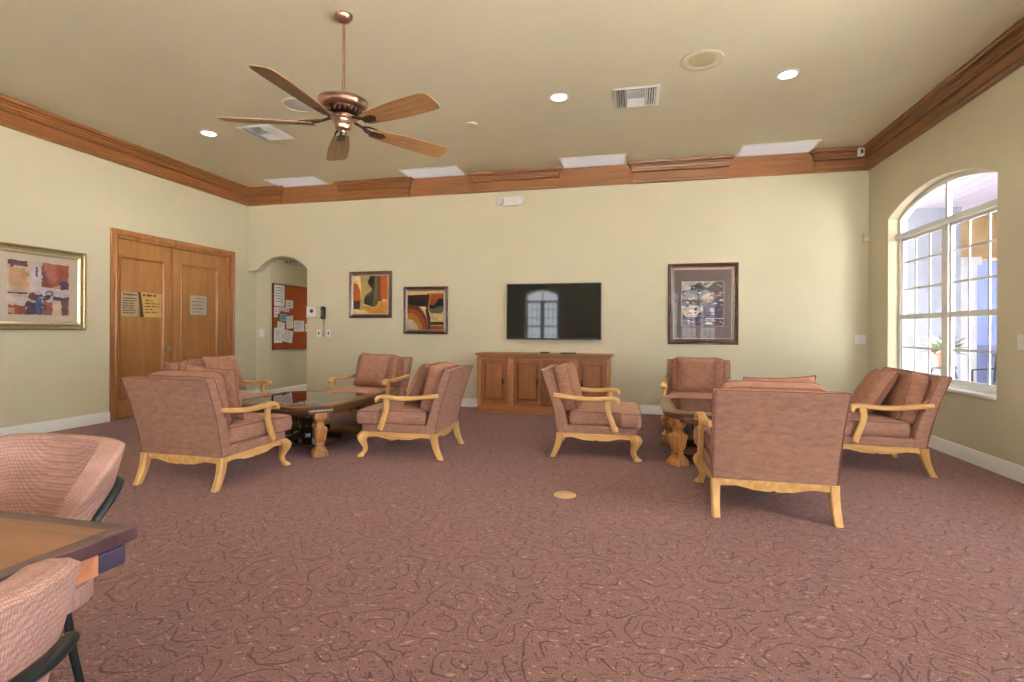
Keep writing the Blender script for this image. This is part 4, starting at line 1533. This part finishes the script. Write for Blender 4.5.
# ------------------------------------------------------------------ game table and barrel chairs by the camera
TX1, TY1, TZ = -1.005, .872, .74
gt = thing('game_table', 'dark bordered wooden table with a purple-brown edge, cut off at the frame corner', 'table', (TX1 - .55, TY1 - .5, 0))
hx, hy = .55, .50
M_GTOP = wood('game table top', srgb(108, 72, 48), srgb(138, 96, 66), 0, 4, .42, 10, .05)
M_GEDGE = wood('dark plum edge', srgb(62, 40, 44), srgb(88, 60, 64), 0, 4, .38, 10, .08)
M_GAPRON = wood('pale apron', srgb(168, 110, 76), srgb(206, 148, 110), 0, 4, .3, 8)
M_GCAP = plain('slate corner cap', srgb(62, 54, 76), .3)
MB().box((-hx + .035, -hy + .035, TZ - .02), (hx - .035, hy - .035, TZ + .0005)).build('table_panel', M_GTOP, gt)
b = MB()
frame_part(b, Matrix(((1, 0, 0, -hx), (0, 1, 0, -hy), (0, 0, 1, TZ), (0, 0, 0, 1))), 0, 0, 2 * hx, 2 * hy, [(0, -.026), (0, -.002), (.003, 0), (.037, 0), (.037, -.026)])
b.build('top_border', M_GEDGE, gt)
b = MB()
e0 = .012
for s in (-1, 1):
    b.box((-hx + .07, s * (hy - e0 - .014) - .014, TZ - .075), (hx - .07, s * (hy - e0 - .014) + .014, TZ - .032))
    b.box((s * (hx - e0 - .014) - .014, -hy + .07, TZ - .075), (s * (hx - e0 - .014) + .014, hy - .07, TZ - .032))
b.build('apron', M_GAPRON, gt, None, .003)
for sx in (-1, 1):
    for sy in (-1, 1):
        x0, x1 = sorted((sx * (hx - e0), sx * (hx - .07)))
        y0, y1 = sorted((sy * (hy - e0), sy * (hy - .07)))
        MB().box((x0, y0, TZ - .075), (x1, y1, TZ - .032)).build('corner_block', M_GCAP, gt, None, .008, 3)
MB().box((-hx + .05, -hy + .05, TZ - .034), (hx - .05, hy - .05, TZ - .024)).build('sub_top', M_GEDGE, gt)
b = MB()
b.lathe([(.26, 0), (.26, .03), (.22, .045), (.09, .07), (.06, .12), (.055, .3), (.085, .42), (.06, .52), (.08, .62), (.2, TZ - .07), (.2, TZ - .034)], 24)
b.build('pedestal', M_GEDGE, gt, 35)


def make_barrel(label, cat='chair'):
    """barrel backed game chair, local front = +y"""
    t = thing('barrel_chair', label, cat, group='rose dotted barrel chairs')
    hw, hd = .305, .285
    n = 44
    A = R(128)

    def plan(a, r=1.0):
        # a = 0 is the middle of the back; superellipse plan
        s, c = math.sin(a), math.cos(a)
        e = 3.2
        k = (abs(s) ** e + abs(c) ** e) ** (-1 / e)
        return (hw * s * k * r, -hd * c * k * r)

    def top(a):
        u = abs(a) / A
        s = max(0, min(1, (u - .33) / .40))
        s = s * s * (3 - 2 * s)
        return .785 - .215 * s

    def bot(a):
        return .40
    def flare(z):
        return .74 + .29 * (z - .40) / .42
    rows = 9
    th = .055
    outer, inner = [], []
    rs = []
    for i in range(n + 1):
        a = -A + 2 * A * i / n
        zt_, zb = top(a), bot(a)
        ring = []
        for j in range(rows + 1):
            w_ = j / rows
            z = zb + (zt_ - zb) * w_
            fl = flare(z)
            x, y = plan(a, fl)
            ring.append((x, y, z))
        for q_ in ((.96, .012), (.90, .016), (.84, .012)):
            x, y = plan(a, flare(zt_) * (1 - (1 - q_[0]) * 1.2))
            ring.append((x, y, zt_ + q_[1]))
        for j in range(rows, -1, -1):
            w_ = j / rows
            z = zb + (zt_ - zb) * w_
            fl = flare(z) - .19
            x, y = plan(a, fl)
            ring.append((x, y, z))
        rs.append(ring)
    sh = MB().rings(rs).build('shell', M_RIBS, t, 60, .0)
    at = sh.data.attributes.new('rim', 'FLOAT', 'POINT')
    nr = len(rs[0])
    for i in range(n + 1):
        e_ = min(i, n - i) * 2 * A / n * .29
        for j in range(nr):
            d_ = abs(rs[i][j][2] - top(-A + 2 * A * i / n) - .014)
            at.data[i * nr + j].value = min(d_, e_ + .004)
    # seat
    ol = [plan(-PI + 2 * PI * i / 40, .80) for i in range(40)]
    ol = [(x, y * (1.12 if y > 0 else 1.0)) for x, y in ol]
    rs2, pip = cushion(ol, .09, .02, .01)
    st = MB().rings(rs2, 0, True, False, Matrix.Translation((0, 0, .39))).build('seat_cushion', M_DOTS, t, 60)
    MB().rings([[(x * .97, y * .97, z) for x, y in ol] for z in (.33, .395)]).build('seat_frame', M_DOTS, t, 60, .01, 2)
    # steel band round the shell and its bent front legs
    pts = []
    for i in range(n + 1):
        a = -A * .97 + 2 * A * .97 * i / n
        z = top(a) - .115
        x, y = plan(a, flare(z) + .04)
        pts.append((x, y, z))
    b = MB()
    first, last = Vector(pts[0]), Vector(pts[-1])
    legl = [first + Vector((0, .03, -.05)), first + Vector((-.005, .045, -.16)), Vector((first.x - .02, first.y + .05, .0))]
    legr = [last + Vector((0, .03, -.05)), last + Vector((.005, .045, -.16)), Vector((last.x + .02, last.y + .05, .0))]
    b.tube(legl[::-1] + pts + legr, .0115, 10)
    b.build('frame_tube', M_STEEL, t, 50)
    for s in (-1, 1):
        b = MB()
        b.tube(curve([(s * .16, -.12, .34), (s * .17, -.13, .2), (s * .19, -.16, .0)], 5), .0115, 10)
        b.build('leg', M_STEEL, t, 50)
    b = MB()
    b.tube([(-.165, -.12, .22), (.165, -.12, .22)], .009, 8)
    b.build('stretcher', M_STEEL, t, 50)
    return t


c1 = make_barrel('rose dotted barrel chair tucked at the far side of the dark bordered table')
c1.location, c1.rotation_euler = (-1.80, 1.075, 0), (0, 0, R(180))
c2 = copy_tree(c1)
c2.location, c2.rotation_euler = (-1.070, .388, 0), (0, 0, R(90))
c2['label'] = 'rose dotted barrel chair with ribbed back toward the viewer, at the table end'

# ------------------------------------------------------------------ outside
M_STUCCO = plain('pale blue stucco', srgb(140, 156, 198), .9, 0, .2, .03)
M_STUCCO2 = plain('grey stucco', srgb(122, 130, 150), .9, 0, .2, .03)
M_TAN = plain('tan stucco', srgb(176, 146, 104), .9, 0, .2, .03)
M_CONC = plain('pale paving', srgb(220, 217, 210), .9, 0, .2, .05)
M_TILE = plain('porch tile', srgb(150, 146, 146), .7, 0, .3, .05)
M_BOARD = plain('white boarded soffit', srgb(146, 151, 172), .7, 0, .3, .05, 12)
M_SLATE = plain('slate blue wall', srgb(96, 108, 146), .8, 0, .3, .04)
struct(MB().box((-40, -45, -.3), (45, 45, -.13)).build('ground', M_CONC))
PY = 4.45
struct(MB().box((XR + .205, PY, -.129), (9.5, 16, -.02)).build('porch_floor', M_TILE))
b = MB()
for i in range(38):
    b.box((XR + .205 + i * .17, PY, 2.98), (XR + .205 + i * .17 + .166, 16, 3.06))
b.box((XR + .205, PY, 3.06), (9.5, 16, 3.2))
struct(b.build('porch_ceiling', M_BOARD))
# wing of the house that closes the porch beyond the window, and the far house wall
struct(MB().box((XR + .205, 8.75, -.02), (4.62, 9.1, 2.98)).build('wall_wing', M_STUCCO2))
struct(MB().box((4.0, 14.2, -.02), (12.0, 14.5, 2.98)).build('wall_house', M_STUCCO))
struct(MB().box((5.6, 11.6, -.02), (9.4, 11.8, .92)).build('wall_low', M_SLATE))
struct(MB().box((9.5, PY, -.02), (9.8, 14.5, 2.98)).build('wall_shade_side', M_STUCCO))  # unseen side wall, added to cut the light reaching the porch
struct(MB().box((4.7, PY - .2, -.02), (9.8, PY, 2.98)).build('wall_shade_end', M_STUCCO2))  # added out of view to block daylight from the porch's open end
# white column carrying a tan beam
b = MB()
b.box((4.86, 9.33, -.02), (5.14, 9.61, 2.30))
b.box((4.82, 9.29, -.02), (5.18, 9.65, .12))
b.box((4.82, 9.29, 2.2), (5.18, 9.65, 2.32))
struct(b.build('column', plain('white column paint', srgb(226, 226, 228), .8)))
b = MB()
b.prism([(4.62, 2.98), (9.4, 2.98), (9.4, 2.30), (8.6, 2.30), (7.6, 2.62), (6.6, 2.62), (5.7, 2.30), (4.62, 2.30)], 9.33, 9.61, 0, Matrix(((1, 0, 0, 0), (0, 0, 1, 0), (0, 1, 0, 0), (0, 0, 0, 1))))
struct(b.build('beam', M_TAN))
# potted plant on a scrolled iron stand
pp = thing('potted_plant', 'leafy plant in a pot on an iron stand on the porch outside the window', 'plant', (4.02, 8.0, -.02))
b = MB()
for k in range(3):
    a = 2 * PI * k / 3
    b.tube(curve([(.2 * math.cos(a), .2 * math.sin(a), 0), (.1 * math.cos(a), .1 * math.sin(a), .25), (.17 * math.cos(a), .17 * math.sin(a), .5), (.12 * math.cos(a), .12 * math.sin(a), .72)], 5), .012, 6)
b.lathe([(.15, .70), (.15, .73), (.02, .73)], 18)
b.build('stand', M_IRON, pp, 50)
MB().lathe([(.085, .73), (.12, .86), (.13, .92), (.12, .92), (.10, .88), (.002, .88)], 18).build('pot', paint('terracotta pot', 150, 96, 84), pp, 40)
b = MB()
rn = random.Random(5)
for k in range(90):
    a, e_, l_ = rn.random() * 2 * PI, rn.random() * 1.2 - .3, .12 + rn.random() * .16
    d = Vector((math.cos(a) * math.cos(e_), math.sin(a) * math.cos(e_), math.sin(e_) + .25))
    p0 = Vector((0, 0, .92)) + d * .03
    p1 = p0 + d * l_
    sd = d.cross(Vector((0, 0, 1))).normalized() * .022
    b.poly([p0, p0 + d * l_ * .55 + sd, p1 + Vector((0, 0, -.03)), p0 + d * l_ * .55 - sd])
b.build('foliage', paint('plant green', 84, 96, 80, .6, .3, 40), pp)
# iron patio chair on the porch
pc = thing('patio_chair', 'dark iron patio chair on the porch beyond the window', 'chair', (5.0, 8.55, -.02), R(120))
b = MB()
for sx in (-1, 1):
    b.tube([(sx * .22, -.22, 0), (sx * .22, -.22, .45), (sx * .22, -.28, .9)], .014, 8)
    b.tube([(sx * .22, .22, 0), (sx * .22, .22, .65), (sx * .22, -.22, .66)], .014, 8)
b.tube([(-.22, -.28, .9), (0, -.3, .95), (.22, -.28, .9)], .014, 8)
for k in range(5):
    x = -.14 + k * .07
    b.tube([(x, -.22, .45), (x, -.285, .92)], .007, 6)
b.build('frame', M_IRON, pc, 50)
MB().box((-.23, -.23, .43), (.23, .23, .46)).build('seat', M_IRON, pc, None, .01)
